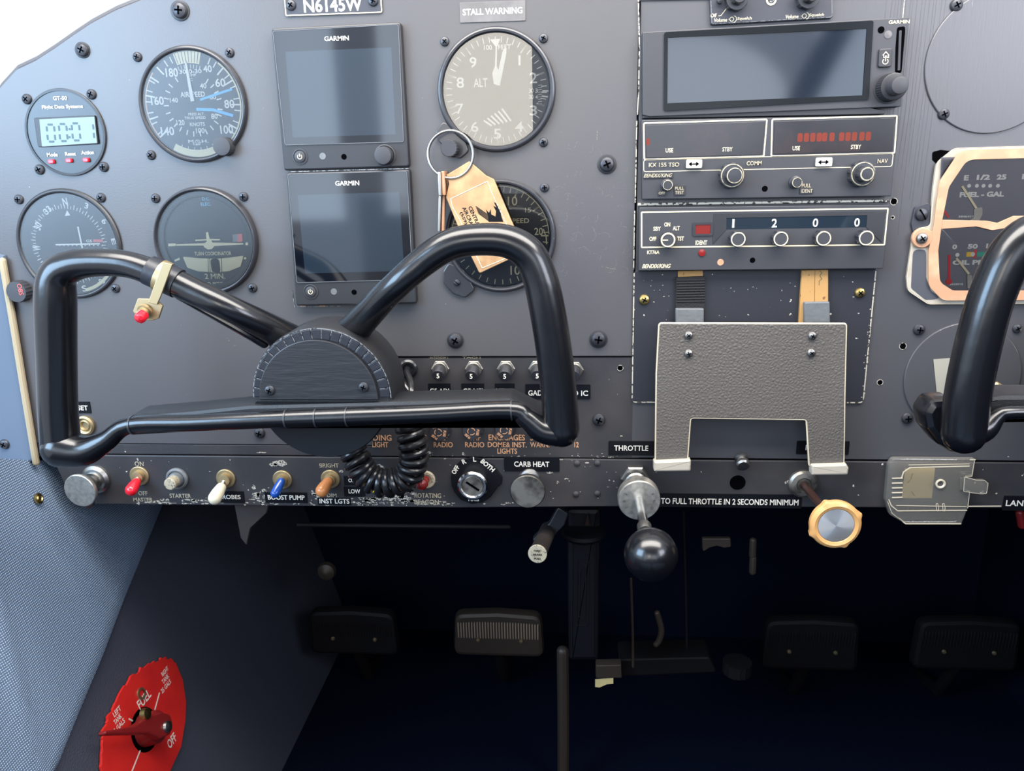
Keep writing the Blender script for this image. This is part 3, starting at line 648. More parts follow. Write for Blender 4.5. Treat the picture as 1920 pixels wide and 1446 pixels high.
for q in ([(315, 457), (329, 456.5), (329, 461.5), (315, 462)], [(460, 455), (474, 454.5), (474, 459.5), (460, 460)], [(458, 482), (472, 486), (471, 490), (457, 486)], [(326, 488), (336, 483), (337, 487), (328, 491)]): b.prism([U(u, v, 1)[:2] for u, v in q], .5, .7)
for s_, u, v, w_, h_ in [('TURN COORDINATOR', 399, 475.5, 69, 7), ('R', 462, 505, 8, 10), ('L', 330, 505, 7, 10), ('2 MIN.', 403, 518, 38, 10), ('NO PITCH', 403, 532, 44, 6), ('INFORMATION', 402, 541, 52, 6)]: b.tpx(s_, u, v, w_, h_, .6, bold=.012)
part('markings', b, 'dial_cream', t)
b = MB(); b.tpx('D.C.', 386, 373, 14, 6, .6); b.tpx('ELEC.', 386, 383, 19, 6, .6); part('blue_lettering', b, 'light_blue_paint', t)
b = MB(); b.prism([U(u, v, .7)[:2] for u, v in [(436, 440), (446, 439), (446, 453), (437, 454)]], .4, .8, m=1); b.prism([U(u, v, .7)[:2] for u, v in [(446, 439), (454, 438.5), (455, 453), (446, 454)]], .4, .8, m=0); part('warning_flag', b, ['flag_red', 'placard_grey'], t)
b = MB(); top = [U(u, v, .7) for u, v in [(343, 481), (375, 484), (405, 485), (430, 483), (458, 479)]]; bot = [U(u, v, .7) for u, v in [(452, 500), (430, 509), (402, 511), (372, 509), (352, 502)]]
b.prism(rpoly([p[:2] for p in top + bot], .8, 2), .4, 1.6, .4); part('inclinometer_tube', b, 'dial_cream', t)
b = MB(); p = U(404, 498, 1.6); b.prism(rrect(p.x, p.y, 6.4, 9.6, 2.2, 4), 1.2, 2.2, .5); part('slip_ball', b, 'deep_black', t)
b = MB()
for u in (390, 393, 415): b.line([U(u, 483, 1.7)[:2], U(u + 1, 511, 1.7)[:2]], .35, 1.6)
part('centre_line', b, 'deep_black', t)
# ---- vor / glideslope
t, c = gauge('navigation_indicator', 'round compass course indicator with crossed needles behind left yoke grip', 'gauge', 131, 458, 39, 35.5, [(36, 374), (190, 371)], depth=2.6, bez='black_plastic', gl='hazy_glass')
cx, cy = c.x, c.y; b = MB()
for a in range(-140, 200, 5):
    r1 = 27.2 if a % 10 else 28.4; ticks(b, cx, cy, 25, r1, [a - 3], .5, Z)
for s_, u, v, w_, h_, ro in [('N', 122, 379, 9, 15, .1), ('33', 89, 394, 14, 12, .65), ('30', 71, 424, 12, 14, 1.1), ('W', 69, 465, 10, 15, 1.5), ('3', 162, 386, 7, 11, -.35), ('6', 195, 415, 8, 10, -.7), ('E', 213, 453, 11, 8, -1.4), ('S', 158, 541, 9, 11, 0.2), ('15', 190, 529, 12, 9, 2.6), ('24', 85, 528, 12, 9, 2.3), ('GS', 167, 452, 11, 5, 0)]: b.tpx(s_, u, v, w_, h_, Z, rot=ro, bold=.02)
b.prism([U(u, v, Z)[:2] for u, v in [(122, 405), (132, 404), (126, 394)]], Z, Z + .2)
for k in range(11): p = U(112 + k * 8, 460, Z); b.lathe([(.5, 0), (.5, .15)], (p.x, p.y, Z), seg=8)
b.line([p[:2] for p in [U(146, 425, 1), U(155, 468, 1)]], 1.2, .9); b.line([U(105, 459, 1)[:2], U(188, 457, 1)[:2]], 1.0, 1.2)
part('markings', b, 'white_paint', t)
b = MB(); b.prism([U(u, v, Z)[:2] for u, v in [(175, 449), (193, 449), (193, 454), (175, 454)]], Z, Z + .2); part('glideslope_flag', b, 'flag_red', t)
b = MB(); b.line(arc(cx, cy, 33.6, 120, 168, 20), 2.2, Z); part('dial_arc', b, 'dial_cream', t)
b = MB(); p = U(42, 545); b.lathe([(8, 0), (8, 6), (7.4, 7), (.01, 7.2)], p, seg=36, knurl=(0, 6.2, .07, 4, 1)); part('course_knob', b, 'black_plastic_soft', t)
b = MB(); b.tpx('OBS', 38, 543, 20, 9, 7.3, rot=-1.5); part('knob_lettering', b, 'flag_red', t)
# ---- digital timer
t, c = gauge('digital_timer', 'small round digital timer reading 00:01 at upper left', 'timer', 124, 249, 29, 27.5, [(51, 186), (172, 177), (75, 318), (195, 313)], depth=1.6, sr=9, face='deep_black', bez='black_plastic', gl='hazy_glass')
b = MB(); q = [U(u, v, 2) for u, v in [(64, 221), (178, 216), (185, 270), (72, 276)]]; b.prism(rpoly([p[:2] for p in q], 1.2, 3), 1.5, 2.6, .4); part('display_housing', b, 'black_plastic', t)
b = MB(); q = [U(u, v, 2) for u, v in [(75, 224), (178, 219), (183, 268), (80, 275)]]; b.prism([p[:2] for p in q], 2.5, 2.75); part('display', b, 'lcd', t)
b = MB()
def seg7(dig, u, v, w_, h_, z):
    A = dict(a=((0, 0), (1, 0)), b=((1, 0), (1, .5)), c=((1, .5), (1, 1)), d=((0, 1), (1, 1)), e=((0, .5), (0, 1)), f=((0, 0), (0, .5)), g=((0, .5), (1, .5)))
    for k in {'0': 'abcdef', '1': 'bc'}[dig]:
        (x0, y0), (x1, y1) = A[k]; s = .06
        p, q = U(u + w_ * (x0 + (x1 - x0) * s) + h_ * .09 * y0, v + h_ * (y0 + (y1 - y0) * s * 2), z), U(u + w_ * (x1 - (x1 - x0) * s) + h_ * .09 * y1, v + h_ * (y1 - (y1 - y0) * s * 2), z)
        d = (q - p).normalized() * .5; b.line([(p + d)[:2], (q - d)[:2]], 1.25, z)
for dg, u in (('0', 87), ('0', 110), ('0', 134), ('1', 160)): seg7(dg, u, 233.5 - (u - 87) * .05, 14, 32, 2.8)
for v in (242, 257): p = U(130.5, v, 2.8); b.box((p.x, p.y, 2.86), (1.3, 1.3, .1))
part('display_digits', b, 'lcd_digit', t)
b = MB()
for s_, u, v, w_, h_ in [('GT-50', 112.5, 184, 26, 7.5), ('Flight Data Systems', 117, 201, 77, 8.5), ('Mode', 98, 290, 20, 7), ('Reset', 132, 288.5, 20, 6.5), ('Action', 164, 286, 24, 7)]: b.tpx(s_, u, v, w_, h_, 1.4, bold=.02)
part('markings', b, 'white_paint', t)
for u, v in [(98, 303), (131, 301), (163, 300)]:
    b = MB(); p = U(u, v, 1); b.prism(rrect(p.x, p.y, 4.2, 2.9, 1, 3), 1, 3, .5); part('button', b, 'red_plastic', t)
# ================================================================ square flight displays
def flight_display(label, F, D, gl, logo, chin, zt=8):
    """F bezel corners, gl glass corners, D display corners, all as seen on the panel"""
    q = [U(u, v, 6) for u, v in F]; t = thing('flight_display', label, 'flight display', (q[0].x, q[0].y, 0), 'square glass flight displays')
    b = MB(); b.prism(rpoly([p[:2] for p in q], 2.2, 5), 0, 6, 1.1); part('bezel', b, 'black_plastic', t)
    q = [U(u, v, 6) for u, v in gl]; b = MB(); b.prism(rpoly([p[:2] for p in q], 1.4, 4), 5.8, 6.5, .3); part('cover_glass', b, 'screen_black', t)
    b = MB(); b.line(rpoly([U(u, v, 6)[:2] for u, v in gl], 1.4, 4), .35, 6.0, closed=True, h=.65); part('glass_edge', b, 'soft_edge', t)
    q = [U(u, v, 6.5) for u, v in D]; b = MB(); b.prism([p[:2] for p in q], 6.4, 6.62); part('display', b, 'screen_display', t)
    b = MB(); b.tpx('GARMIN', logo[0], logo[1], logo[2], 9, 6.65, bold=.015); part('maker_lettering', b, 'white_paint', t)
    pu, pv = chin['power']; p = U(pu, pv, 6); b = MB(); b.lathe([(5.2, 0), (5.2, .5), (4.6, .6), (4.3, .1), (3.6, .1), (3.6, 1), (3.2, 1.2), (.01, 1.2)], p, seg=32, m=0); 
    b.line(arc(p.x, p.y, 1.5, 35, 325, 16), .45, 7.2, m=1); b.line([(p.x, p.y), (p.x, p.y + 2)], .45, 7.2, m=1); part('power_button', b, ['black_plastic_soft', 'cream_paint'], t)
    for k, m in (('sensor', 'tape_grey'), ('port', 'hole_black')):
        p = U(*chin[k], 6); b = MB(); b.lathe([(2.3 if k == 'sensor' else 1.9, 0), (2.2 if k == 'sensor' else 1.8, .25)], (p.x, p.y, 5.95), seg=20); part(k, b, m, t)
    p = U(*chin['knob'], 6); b = MB(); b.lathe([(7.2, 0), (7.2, .7), (6.6, .9), (6.3, .3)], p, seg=40, m=0, cap=False); b.lathe([(5.9, 0), (5.9, 6), (5.5, 6.8), (4.6, 7), (.01, 7)], p, seg=40, knurl=(0, 6.2, .03, 4, 1)); part('knob', b, 'black_plastic_soft', t)
    return t
flight_display('upper of the two square glass flight displays, its knob in full view', [(508, 53), (751, 41), (767, 313), (532, 320)], [(535, 97), (734, 89), (742, 252), (549, 258)], [(512, 59), (747, 46), (757, 266), (535, 272)], (631, 72, 46), dict(power=(563, 294), sensor=(605, 293), port=(645, 294), knob=(722, 292)))
t = flight_display('lower square glass flight display partly behind the yoke arm', [(536, 324), (768, 317), (781, 569), (555, 574)], [(558, 366), (749, 360), (758, 508), (572, 513)], [(540, 327), (763, 321), (774, 524), (557, 530)], (651, 343.5, 45), dict(power=(583, 547), sensor=(626, 547), port=(664, 548), knob=(735, 545)))
b = MB(); 
for u in (568, 604): p = U(u, 574, 1); b.box((p.x, p.y, .4), (4.5, 1, .5), .2)
part('bare_patch', b, 'copper_paint', t, 'small copper coloured bare patches at the lower edge')
b = MB(); b.line([U(u, v, .5)[:2] for u, v in [(548, 545), (552, 576), (640, 574)]], .5, .1); part('worn_rim', b, 'silver_wear', t)
b = MB(); b.line([U(545, 322, 6.3)[:2], U(766, 316, 6.3)[:2]], .6, 5.6, h=.5); part('worn_rim', b, 'silver_wear', t)
# ================================================================ radio stack
def pxp(pts, z): return [tuple(U(u, v, z)[:2]) for u, v in pts]
def outl(b, pts, z, w_, r=1.0, m=None, h=.15): b.line(rpoly(pxp(pts, z), r, 4), w_, z, m, closed=True, h=h)
def knobz(b, u, v, prof, z=0, seg=40, knurl=None, m=None, sh=None):
    p = U(u, v, z); b.lathe(prof, (p.x, p.y, z), seg=seg, knurl=knurl, m=m); return p
# ---- intercom cut by the top border
t = thing('intercom', 'small intercom with two round volume knobs at the top border', 'intercom', U(1445, 20))
b = MB(); b.prism(rpoly(pxp([(1328, -60), (1560, -70), (1562, 34), (1333, 47)], 3), 1.6, 4), 0, 3, .5); part('faceplate', b, 'placard_dark', t)
b = MB(); outl(b, [(1330, -58), (1559, -68), (1560, 32), (1335, 45)], 3, .25, 1.2); part('border', b, 'silver_wear', t)
b = MB()
for s_, u, v, w_, h_ in [('Off', 1338, 29, 11, 7), ('Volume', 1351, 37.5, 25, 7), ('Squelch', 1396, 35, 27, 7), ('Volume', 1485, 31, 25, 7), ('Squelch', 1531, 28.5, 28, 7)]: b.tpx(s_, u, v, w_, h_, 3.1, bold=.015, shear=.15)
for u, v in ((1372, 36), (1508, 30)):
    p = U(u, v, 3.1); b.line(arc(p.x, p.y, 1.2, 0, 360, 16), .35, 3.1); b.line(arc(p.x + 1, p.y, 1.9, 10, 170, 10), .35, 3.1); b.line([(p.x - 2, p.y), (p.x - 1, p.y)], .3, 3.1)
b.line(pxp([(1347, 30), (1352, 29), (1362, 16)], 3.1), .35, 3.1)
part('markings', b, 'cream_paint', t)
for u, v in ((1379, 0), (1512, -3)):
    b = MB(); knobz(b, u, v, [(7, 0), (7, 5), (6.6, 6.2), (4.4, 6.3)], 3, knurl=(0, 5.1, .1, 4, 3)); knobz(b, u, v, [(4.4, 6), (4.2, 13), (3.8, 14), (.01, 14)], 3, knurl=(6, 13.4, .1, 3, 3)); part('volume_knob', b, 'bezel_black', t)
b = MB(); knobz(b, 1349, 2, [(1.8, 0), (1.8, 3), (.01, 3.6)], 3, seg=20); part('toggle', b, 'bezel_black', t)
b = MB(); p = U(1446, 0, 3); b.lathe([(3.2, 0), (3.2, .4), (2.1, .5), (2.1, .1)], (p.x, p.y, 3), seg=28, cap=False); part('jack_ring', b, 'cream_paint', t)
b = MB(); p = U(1446, 0, 3); b.lathe([(1.5, 0), (1.5, .5), (.01, .6)], (p.x, p.y, 3), seg=20); part('jack', b, 'silver_wear', t)
# ---- gps navigator
t = thing('gps_navigator', 'wide touchscreen navigator with double knob at its right corner', 'navigation display', U(1450, 120))
b = MB(); b.prism(rpoly(pxp([(1205, 60), (1705, 32), (1690, 200), (1218, 219), (1205, 216)], 8), .8, 3), -4, 8, .5)
part('housing', b, 'black_plastic_soft', t)
b = MB(); b.prism(rpoly(pxp([(1240, 210), (1605, 192), (1640, 203), (1660, 206), (1660, 214), (1205, 222), (1206, 217)], 8), .3, 2), -4, 7, .4); part('lower_lip', b, 'black_plastic', t)
b = MB(); o_ = rpoly(pxp([(1246, 62), (1636, 40), (1627, 186), (1245, 207)], 8), 1.2, 4); i_ = rpoly(pxp([(1251, 70), (1626, 53), (1618, 180), (1250, 195)], 8), .5, 4)
b.frame(o_, i_, 7.8, 8.9, .35); part('screen_surround', b, 'surround_black', t)
b = MB(); b.prism(pxp([(1250, 69), (1627, 52), (1619, 181), (1249, 196)], 8), 7.6, 8.3); part('display', b, 'gps_display', t)
b = MB(); b.tpx('GARMIN', 1686, 41, 39, 6.5, 8.1, bold=.02)
o_ = pxp([(1655, 104), (1661, 97), (1667, 104)], 9.6); b.line(o_, .45, 9.6); b.line(pxp([(1657, 103), (1657, 108), (1660, 108), (1660, 105), (1663, 105), (1663, 108), (1666, 108), (1666, 103)], 9.6), .4, 9.6)
p = U(1660, 115, 9.6); b.line(arc(p.x, p.y, 1.6, 35, 325, 14), .45, 9.6); b.line([(p.x, p.y), (p.x, p.y + 2.1)], .45, 9.6)
part('markings', b, 'cream_paint', t)
b = MB(); b.prism(rpoly(pxp([(1647, 92), (1672, 91), (1670, 126), (1645, 127)], 8), 1.4, 4), 7.9, 9.5, .5); part('home_button', b, 'black_plastic', t)
b = MB(); p = U(1652, 56, 8); b.lathe([(2, 0), (2, .2)], (p.x, p.y, 8), seg=20); part('port', b, 'hole_black', t)
b = MB(); p = U(1665, 65, 8); b.lathe([(2.4, 0), (2.3, .3), (.01, .6)], (p.x, p.y, 8), seg=20); part('sensor', b, 'flag_red' if False else 'placard_grey', t)
b = MB(); b.prism(rpoly(pxp([(1682, 51), (1697, 49), (1697, 60), (1690, 137), (1678, 138), (1679, 90)], 8), 1.5, 3), 7.8, 8.2); part('card_slot', b, 'hole_black', t)
b = MB(); b.prism(rpoly(pxp([(1685, 58), (1690, 57), (1687, 132), (1682, 133)], 8), .4, 2), 8.1, 8.9, .2); part('memory_card', b, 'black_plastic', t)
b = MB(); knobz(b, 1666, 165, [(9.5, 0), (9.5, .8), (8.6, 1.0), (8.4, 1), (8.2, 8), (7.9, 9.5), (7.2, 9.8)], 7.5, seg=72, knurl=(.9, 8.5, .04, 5, 1)); part('outer_knob', b, 'black_plastic', t)
b = MB(); knobz(b, 1666, 165, [(5.6, 9), (5.3, 18), (4.9, 19), (3.6, 19.4), (.01, 19.5)], 7.5, seg=60, knurl=(9.5, 17.5, .05, 5, 1)); part('inner_knob', b, 'black_plastic_soft', t)
# ---- comm / nav radio
t = thing('navcom_radio', 'comm and nav radio with two dark red windows and cream outlines', 'radio', U(1430, 300))
Zr = 8
b = MB(); b.prism(rpoly(pxp([(1203, 225), (1687, 216), (1671, 368), (1204, 374)], Zr), .6, 2), -4, Zr, .5); part('faceplate', b, 'black_plastic_soft', t)
b = MB()
outl(b, [(1207, 231), (1438, 224), (1432, 293), (1208, 299)], Zr, .9, .8); outl(b, [(1448, 224), (1682, 217), (1677, 287), (1446, 293)], Zr, .9, .8)
outl(b, [(1207, 300), (1675, 288), (1672, 312), (1207, 322)], Zr, .45, 1.4)
for s_, u, v, w_, h_, sh in [('USE', 1255, 282, 14, 8, 0), ('STBY', 1364, 280, 19, 8, 0), ('USE', 1493, 278, 14, 8, 0), ('STBY', 1605, 275.5, 19, 8, 0)]: b.tpx(s_, u, v, w_, h_, Zr + .75, shear=sh, bold=.015)
part('cream_outline', b, 'cream_paint', t, 'cream outlines and lettering')
b = MB()
for s_, u, v, w_, h_, sh in [('KX 155 TSO', 1245, 309, 57, 8, 0), ('COMM', 1414, 306, 28, 8, 0), ('NAV', 1655, 302, 19, 8, 0), ('BENDIX/KING', 1234, 329, 52, 7, .3), ('OFF', 1241, 362, 12, 5, 0), ('PULL', 1274, 353, 17, 6, 0), ('TEST', 1274, 361, 17, 6, 0), ('PULL', 1512, 348, 17, 7, 0), ('IDENT', 1513, 358, 21, 7, 0)]: b.tpx(s_, u, v, w_, h_, Zr + .75, shear=sh, bold=.02)
part('worn_lettering', b, 'worn_cream', t)
b = MB()
for pts in ([(1206, 325), (1262, 323), (1262, 334), (1206, 335)], [(1233, 357), (1248, 357), (1248, 367), (1233, 367)], [(1264, 348), (1285, 347), (1285, 366), (1264, 367)], [(1499, 353), (1524, 352), (1524, 363), (1499, 364)]): b.prism(rpoly(pxp(pts, Zr), .3, 2), Zr, Zr + .6, .1)
part('raised_badge', b, 'black_plastic', t)
for pts in ([(1211, 235), (1434, 228), (1428, 290), (1212, 296)], [(1452, 228), (1677, 221), (1673, 283), (1450, 289)]): b = MB(); b.prism(rpoly(pxp(pts, Zr), .8, 3), Zr - .1, Zr + .5, .1); part('display_window', b, 'radio_window', t)
b = MB()
for k, u in enumerate([1500, 1512, 1524, 1536, 1546, 1560, 1578, 1590, 1602, 1616, 1628]): p = U(u, 258 - (u - 1500) * .02, Zr + .5); b.prism(rrect(p.x, p.y, 3.2, 5.4, 1.2, 3), Zr + .45, Zr + .56)
part('glowing_digits', b, 'neon_digits', t, 'dim orange frequency digits')
b = MB(); p = U(1215, 266, Zr + .5); b.prism(rrect(p.x, p.y, 2.2, 4.4, 1, 3), Zr + .45, Zr + .56); part('glowing_mark', b, 'neon_digits', t)
for u, v in ((1301, 307.5), (1544, 304)):
    b = MB(); p = U(u, v, Zr); b.prism(rrect(p.x, p.y, 10, 5.4, .9, 3), Zr, Zr + 2.2, .5, m=0)
    q = U(u, v, Zr + 2.3); b.line([(q.x - 2.2, q.y), (q.x + 2.2, q.y)], .8, Zr + 2.25, m=1)
    for s_ in (-1, 1): b.prism([(q.x + s_ * 1.4, q.y - 1.5), (q.x + s_ * 3.4, q.y), (q.x + s_ * 1.4, q.y + 1.5)], Zr + 2.2, Zr + 2.45, m=1)
    part('swap_button', b, ['button_white', 'hole_black'], t)
for u, v, s_ in ((1370, 329, 1), (1612, 326, 1)):
    b = MB(); knobz(b, u, v, [(8.2, 0), (8.2, 5.5), (7.8, 6.2), (6.9, 6.3)], Zr, seg=54, knurl=(0, 5.7, .1, 5, 3)); part('outer_knob', b, 'bezel_black', t)
    b = MB(); p = U(u, v, Zr); b.lathe([(7.3, 6.3), (7.1, 6.6), (6.7, 6.6)], (p.x, p.y, Zr), seg=48, cap=False); b.lathe([(4.3 if u > 1500 else 4.9, 13.6), (4.0 if u > 1500 else 4.6, 13.9), (3.4 if u > 1500 else 4.3, 13.9)], (p.x, p.y, Zr), seg=40, cap=False); part('pale_ring', b, 'worn_cream', t)
    b = MB(); knobz(b, u, v, [(5, 6), (4.9, 13), (4.5, 13.7), (.01, 13.8)], Zr, seg=48, knurl=(6, 12.9, .1, 3, 3)); part('inner_knob', b, 'bezel_black', t)
for u, v in ((1250, 347), (1490, 342)):
    b = MB(); knobz(b, u, v, [(4, 0), (4, 2), (3.5, 2.2), (3.3, 6), (2.9, 6.4), (.01, 6.4)], Zr, seg=30); b.mi = 1; p = U(u, v, Zr); b.lathe([(3.2, 6.2), (3.1, 6.6), (2.8, 6.6), (2.8, 6.3)], (p.x, p.y, Zr), seg=30, cap=False); part('small_knob', b, ['bezel_black', 'worn_cream'], t)
b = MB(); p = U(1434, 354, Zr); b.lathe([(1.9, 0), (1.9, .1)], (p.x, p.y, Zr), seg=20); part('set_screw_hole', b, 'hole_black', t)
# ---- transponder
t = thing('transponder', 'transponder showing 1200 with four ringed code knobs', 'transponder', U(1430, 445))
b = MB(); b.prism(rpoly(pxp([(1199, 389), (1669, 384), (1656, 504), (1197, 508)], Zr), .6, 2), -4, Zr, .5); part('faceplate', b, 'black_plastic_soft', t)
b = MB(); b.prism(pxp([(1196, 381), (1668, 374), (1668, 379), (1196, 386)], 3), 0, 3, .4); part('tray_edge', b, 'worn_edge', t, 'worn metal tray edge above')
b = MB(); outl(b, [(1203, 398), (1665, 391), (1658, 459), (1203, 464)], Zr, .9, .5)
for s_, u, v, w_, h_, sh in [('OFF', 1224, 448, 13, 8, 0), ('SBY', 1232, 429, 14, 8, 0), ('ON', 1251, 421, 11, 8, 0), ('ALT', 1268, 428, 13, 8, 0), ('TST', 1276, 447.5, 13, 8, 0), ('IDENT', 1315, 455, 22, 8, 0), ('KT76A', 1225, 473, 23, 7, 0), ('BENDIX/KING', 1231, 499, 52, 8, .3)]: b.tpx(s_, u, v, w_, h_, Zr + .1, shear=sh, bold=.025)
part('cream_outline', b, 'cream_paint', t, 'cream outline and lettering')
b = MB(); b.prism(pxp([(1362, 409), (1626, 404), (1624, 426), (1362, 430)], Zr), Zr - .1, Zr + .15); part('code_window', b, 'screen_display', t)
b = MB(); b.prism(pxp([(1338, 401), (1660, 396), (1626, 404), (1362, 409)], Zr), Zr, Zr + .4, .1); b.prism(pxp([(1338, 401), (1362, 409), (1362, 430), (1336, 458)], Zr), Zr, Zr + .4, .1); b.prism(pxp([(1660, 396), (1653, 455), (1624, 426), (1626, 404)], Zr), Zr, Zr + .4, .1); part('window_bevel', b, 'black_plastic', t)
b = MB()
for s_, u, w_ in (('1', 1375, 4), ('2', 1452, 10), ('0', 1529, 10), ('0', 1607, 10)): b.tpx(s_, u, 419 - (u - 1375) * .008, w_, 16, Zr + .25, bold=.015)
part('code_digits', b, 'white_paint', t)
for u in (1380, 1459, 1538, 1617):
    v = 449 - (u - 1380) * .01
    b = MB(); knobz(b, u, v - 2, [(5.2, 0), (5.4, 4), (5.2, 7.3), (4.9, 7.6)], Zr, seg=42, knurl=(0, 7.4, .12, 3, 3), m=0); p = U(u, v - 2, Zr); b.lathe([(4.75, 7.5), (4.6, 7.9), (3.95, 7.9), (3.9, 7.5)], (p.x, p.y, Zr), seg=40, m=1, cap=False); b.lathe([(4.0, 7.5), (3.8, 7.7), (.01, 7.7)], (p.x, p.y, Zr), seg=32, m=2); part('code_knob', b, ['bezel_black', 'cream_paint', 'black_plastic_soft'], t)
b = MB(); p = U(1251, 449, Zr); b.lathe([(5.2, 0), (5.4, 4), (5, 5)], p, seg=42, knurl=(0, 4.5, .1, 3, 3), m=0); b.lathe([(4.8, 5), (4.6, 5.3), (3.8, 5.3), (3.8, 5)], p, seg=40, m=1, cap=False); b.lathe([(3.9, 5), (.01, 5.1)], p, seg=30, m=2); b.line([(p.x - 4, p.y), (p.x, p.y)], .7, Zr + 5.1, m=1, h=.2); part('mode_knob', b, ['bezel_black', 'cream_paint', 'black_plastic_soft'], t)
b = MB(); o_ = rpoly(pxp([(1299, 418), (1337, 417), (1336, 441), (1299, 442)], Zr), .8, 3); i_ = rpoly(pxp([(1303, 421), (1333, 420), (1332, 439), (1303, 439)], Zr), .4, 3); b.frame(o_, i_, Zr, Zr + .8, .2); part('window_frame', b, 'bezel_black', t)
b = MB(); b.prism(pxp([(1303, 421), (1333, 420), (1332, 439), (1303, 439)], Zr), Zr, Zr + .4); part('reply_window', b, 'red_window', t, 'red reply window')
b = MB(); knobz(b, 1316, 474, [(2.4, 0), (2.2, .8), (.01, 1)], Zr, seg=24); part('photocell', b, 'red_lens', t)
b = MB(); knobz(b, 1351, 492, [(2.2, 0), (2.1, .2)], Zr, seg=24); part('copper_plug', b, 'copper_paint', t)
b = MB(); knobz(b, 1411, 488, [(1.8, 0), (1.8, .1)], Zr, seg=20); part('set_screw_hole', b, 'hole_black', t)
# ---- cover plate, straps, leather holder
t = thing('cover_plate', 'black blanking plate with worn white edges under the radios', 'cover plate', U(1410, 630))
pl = [(1188, 508), (1643, 504), (1619, 756), (1184, 755)]
b = MB(); b.prism(rpoly(pxp(pl, 1), 3, 4), 0, 1.2, .3); part('plate', b, 'cover_paint', t)
b = MB(); b.line([(x, y) for x, y in rpoly(pxp([(1900, 300), (1642, 508), (1618, 755), (1185, 754), (1189, 512), (900, 300)], 1), [0, 0, 3, 3, 0, 0], 4)][1:-1], .8, 1.1, h=.25); part('worn_rim', b, 'worn_edge', t, 'paint worn white along the rim')
b = MB(); random.seed(5)
for k in range(60):
    u, v = random.choice([(random.uniform(1619, 1643), None), (random.uniform(1186, 1610), random.uniform(515, 600))])
    if v is None: f = random.random(); v = 504 + 252 * f; u = 1643 - 24 * f + random.uniform(-5, 1)
    p = U(u, v, 1.2); flake(p.x, p.y, random.uniform(.3, 1.5), random.uniform(.3, 1.2), 1.2)
part('chip', b, 'worn_edge', t)
screw(t, 1208, 562, 10, 1.2, SCREW_B); screw(t, 1612, 549, 10, 1.2, SCREW_B)
HZ = 17
H = thing('chart_holder', 'black leather covered clip holder with cream piping and two notched legs', 'clip holder', U(1410, 740, HZ))
out = [(1236, 606), (1586, 607), (1583, 735), (1581, 872), (1517, 872), (1512, 786), (1294, 783), (1288, 866), (1229, 866), (1231, 700)]
op = rpoly(pxp(out, HZ), [2, 2, 0, 1, 1, 2.5, 2.5, 1, 1, 0], 4)
b = MB(); b.prism(op, HZ - 1.6, HZ + 1.2, .7); part('leather_plate', b, 'leather_black', H)
b = MB(); P = [(x, y, HZ + .3) for x, y in op]; P.append(P[0]); b.tube(P, .75, 8, caps=None); part('piping', b, 'edge_cream', H, 'cream piping around the plate')
for pts in ([(1226, 866), (1296, 863), (1295, 884), (1226, 885)], [(1522, 873), (1588, 871), (1592, 878), (1590, 891), (1522, 892)]):
    b = MB(); b.prism(rpoly(pxp(pts, HZ + 5), 1.2, 3), HZ - 2, HZ + 5, 1.2); part('foot_clip', b, 'clip_cream', H)
for u, v in ((1291, 629), (1291, 663), (1523, 630), (1521, 662)): screw(H, u, v, 8.2, HZ + 1.2, SCREW_S)
for pts in ([(1268, 520), (1322, 518), (1322, 612), (1266, 612)],):
    t = thing('hook_strap', 'black ribbed hook strap holding the left of the leather holder', 'strap', U(1295, 560, 3)); b = MB(); b.prism(rpoly(pxp(pts, 4), .5, 2), 1.2, 4, .5); part('ribbed_band', b, 'velcro', t)
    b = MB()
    for k in range(9): p, q = U(1270, 526 + k * 5, 4), U(1321, 525 + k * 5, 4); b.tube([p, q], .55, 6)
    part('rib', b, 'velcro', t)
    b = MB(); b.prism(rpoly(pxp([(1271, 508), (1318, 507), (1318, 520), (1271, 521)], 2), .3, 2), 1.2, 2.2, .2); part('wooden_tab', b, 'cork', t)
    b = MB(); b.prism(rpoly(pxp([(1267, 579), (1320, 579), (1320, 606), (1267, 606)], 7), .8, 2), 3.5, 7, .8); part('duct_tape', b, 'tape_grey', t)
t = thing('wooden_strip', 'short wooden strip holding the right of the leather holder', 'strip', U(1528, 560, 3)); b = MB(); b.prism(rpoly(pxp([(1504, 507), (1553, 506), (1553, 570), (1546, 606), (1498, 606)], 4), .3, 2), 1.2, 4, .3); part('strip', b, 'cork', t)
b = MB(); b.line(pxp([(1528, 507), (1527, 570)], 4), .3, 4); b.line(pxp([(1537, 508), (1541, 512), (1537, 517), (1541, 523), (1536, 527), (1536, 535)], 4), .5, 4); part('crack', b, 'paper_dark', t)
b = MB(); b.prism(rpoly(pxp([(1508, 567), (1556, 566), (1557, 606), (1508, 606)], 7), .8, 2), 3.5, 7, .8); part('duct_tape', b, 'tape_grey', t)
# ================================================================ engine gauge cluster
t = thing('engine_gauge_cluster', 'fuel and oil gauge cluster in a worn copper coloured frame', 'gauge cluster', U(1850, 430))
fr = [(1790, 278), (2130, 268), (2130, 568), (1740, 570), (1702, 545), (1700, 520), (1712, 440), (1722, 428), (1744, 424), (1750, 350), (1756, 305)]
b = MB(); b.prism(rpoly(pxp(fr, 2), [6, 6, 6, 6, 6, 3, 3, 2, 3, 0, 8], 5), 0, 2.6, .6); part('base_plate', b, 'gauge_frame', t)
b = MB(); q = rpoly(pxp(fr, 2), [6, 6, 6, 6, 6, 3, 3, 2, 3, 0, 8], 5); b.line(q, .35, 2.2, closed=True, h=.5); part('cream_rim', b, 'edge_cream', t)
b = MB(); b.prism(rpoly(pxp([(1712, 468), (1736, 468), (1736, 520), (1745, 545), (1765, 560), (1735, 562), (1708, 540)], 2.6), 3, 3), 2.5, 2.9, .1); part('dark_inset', b, 'dial_grey', t)
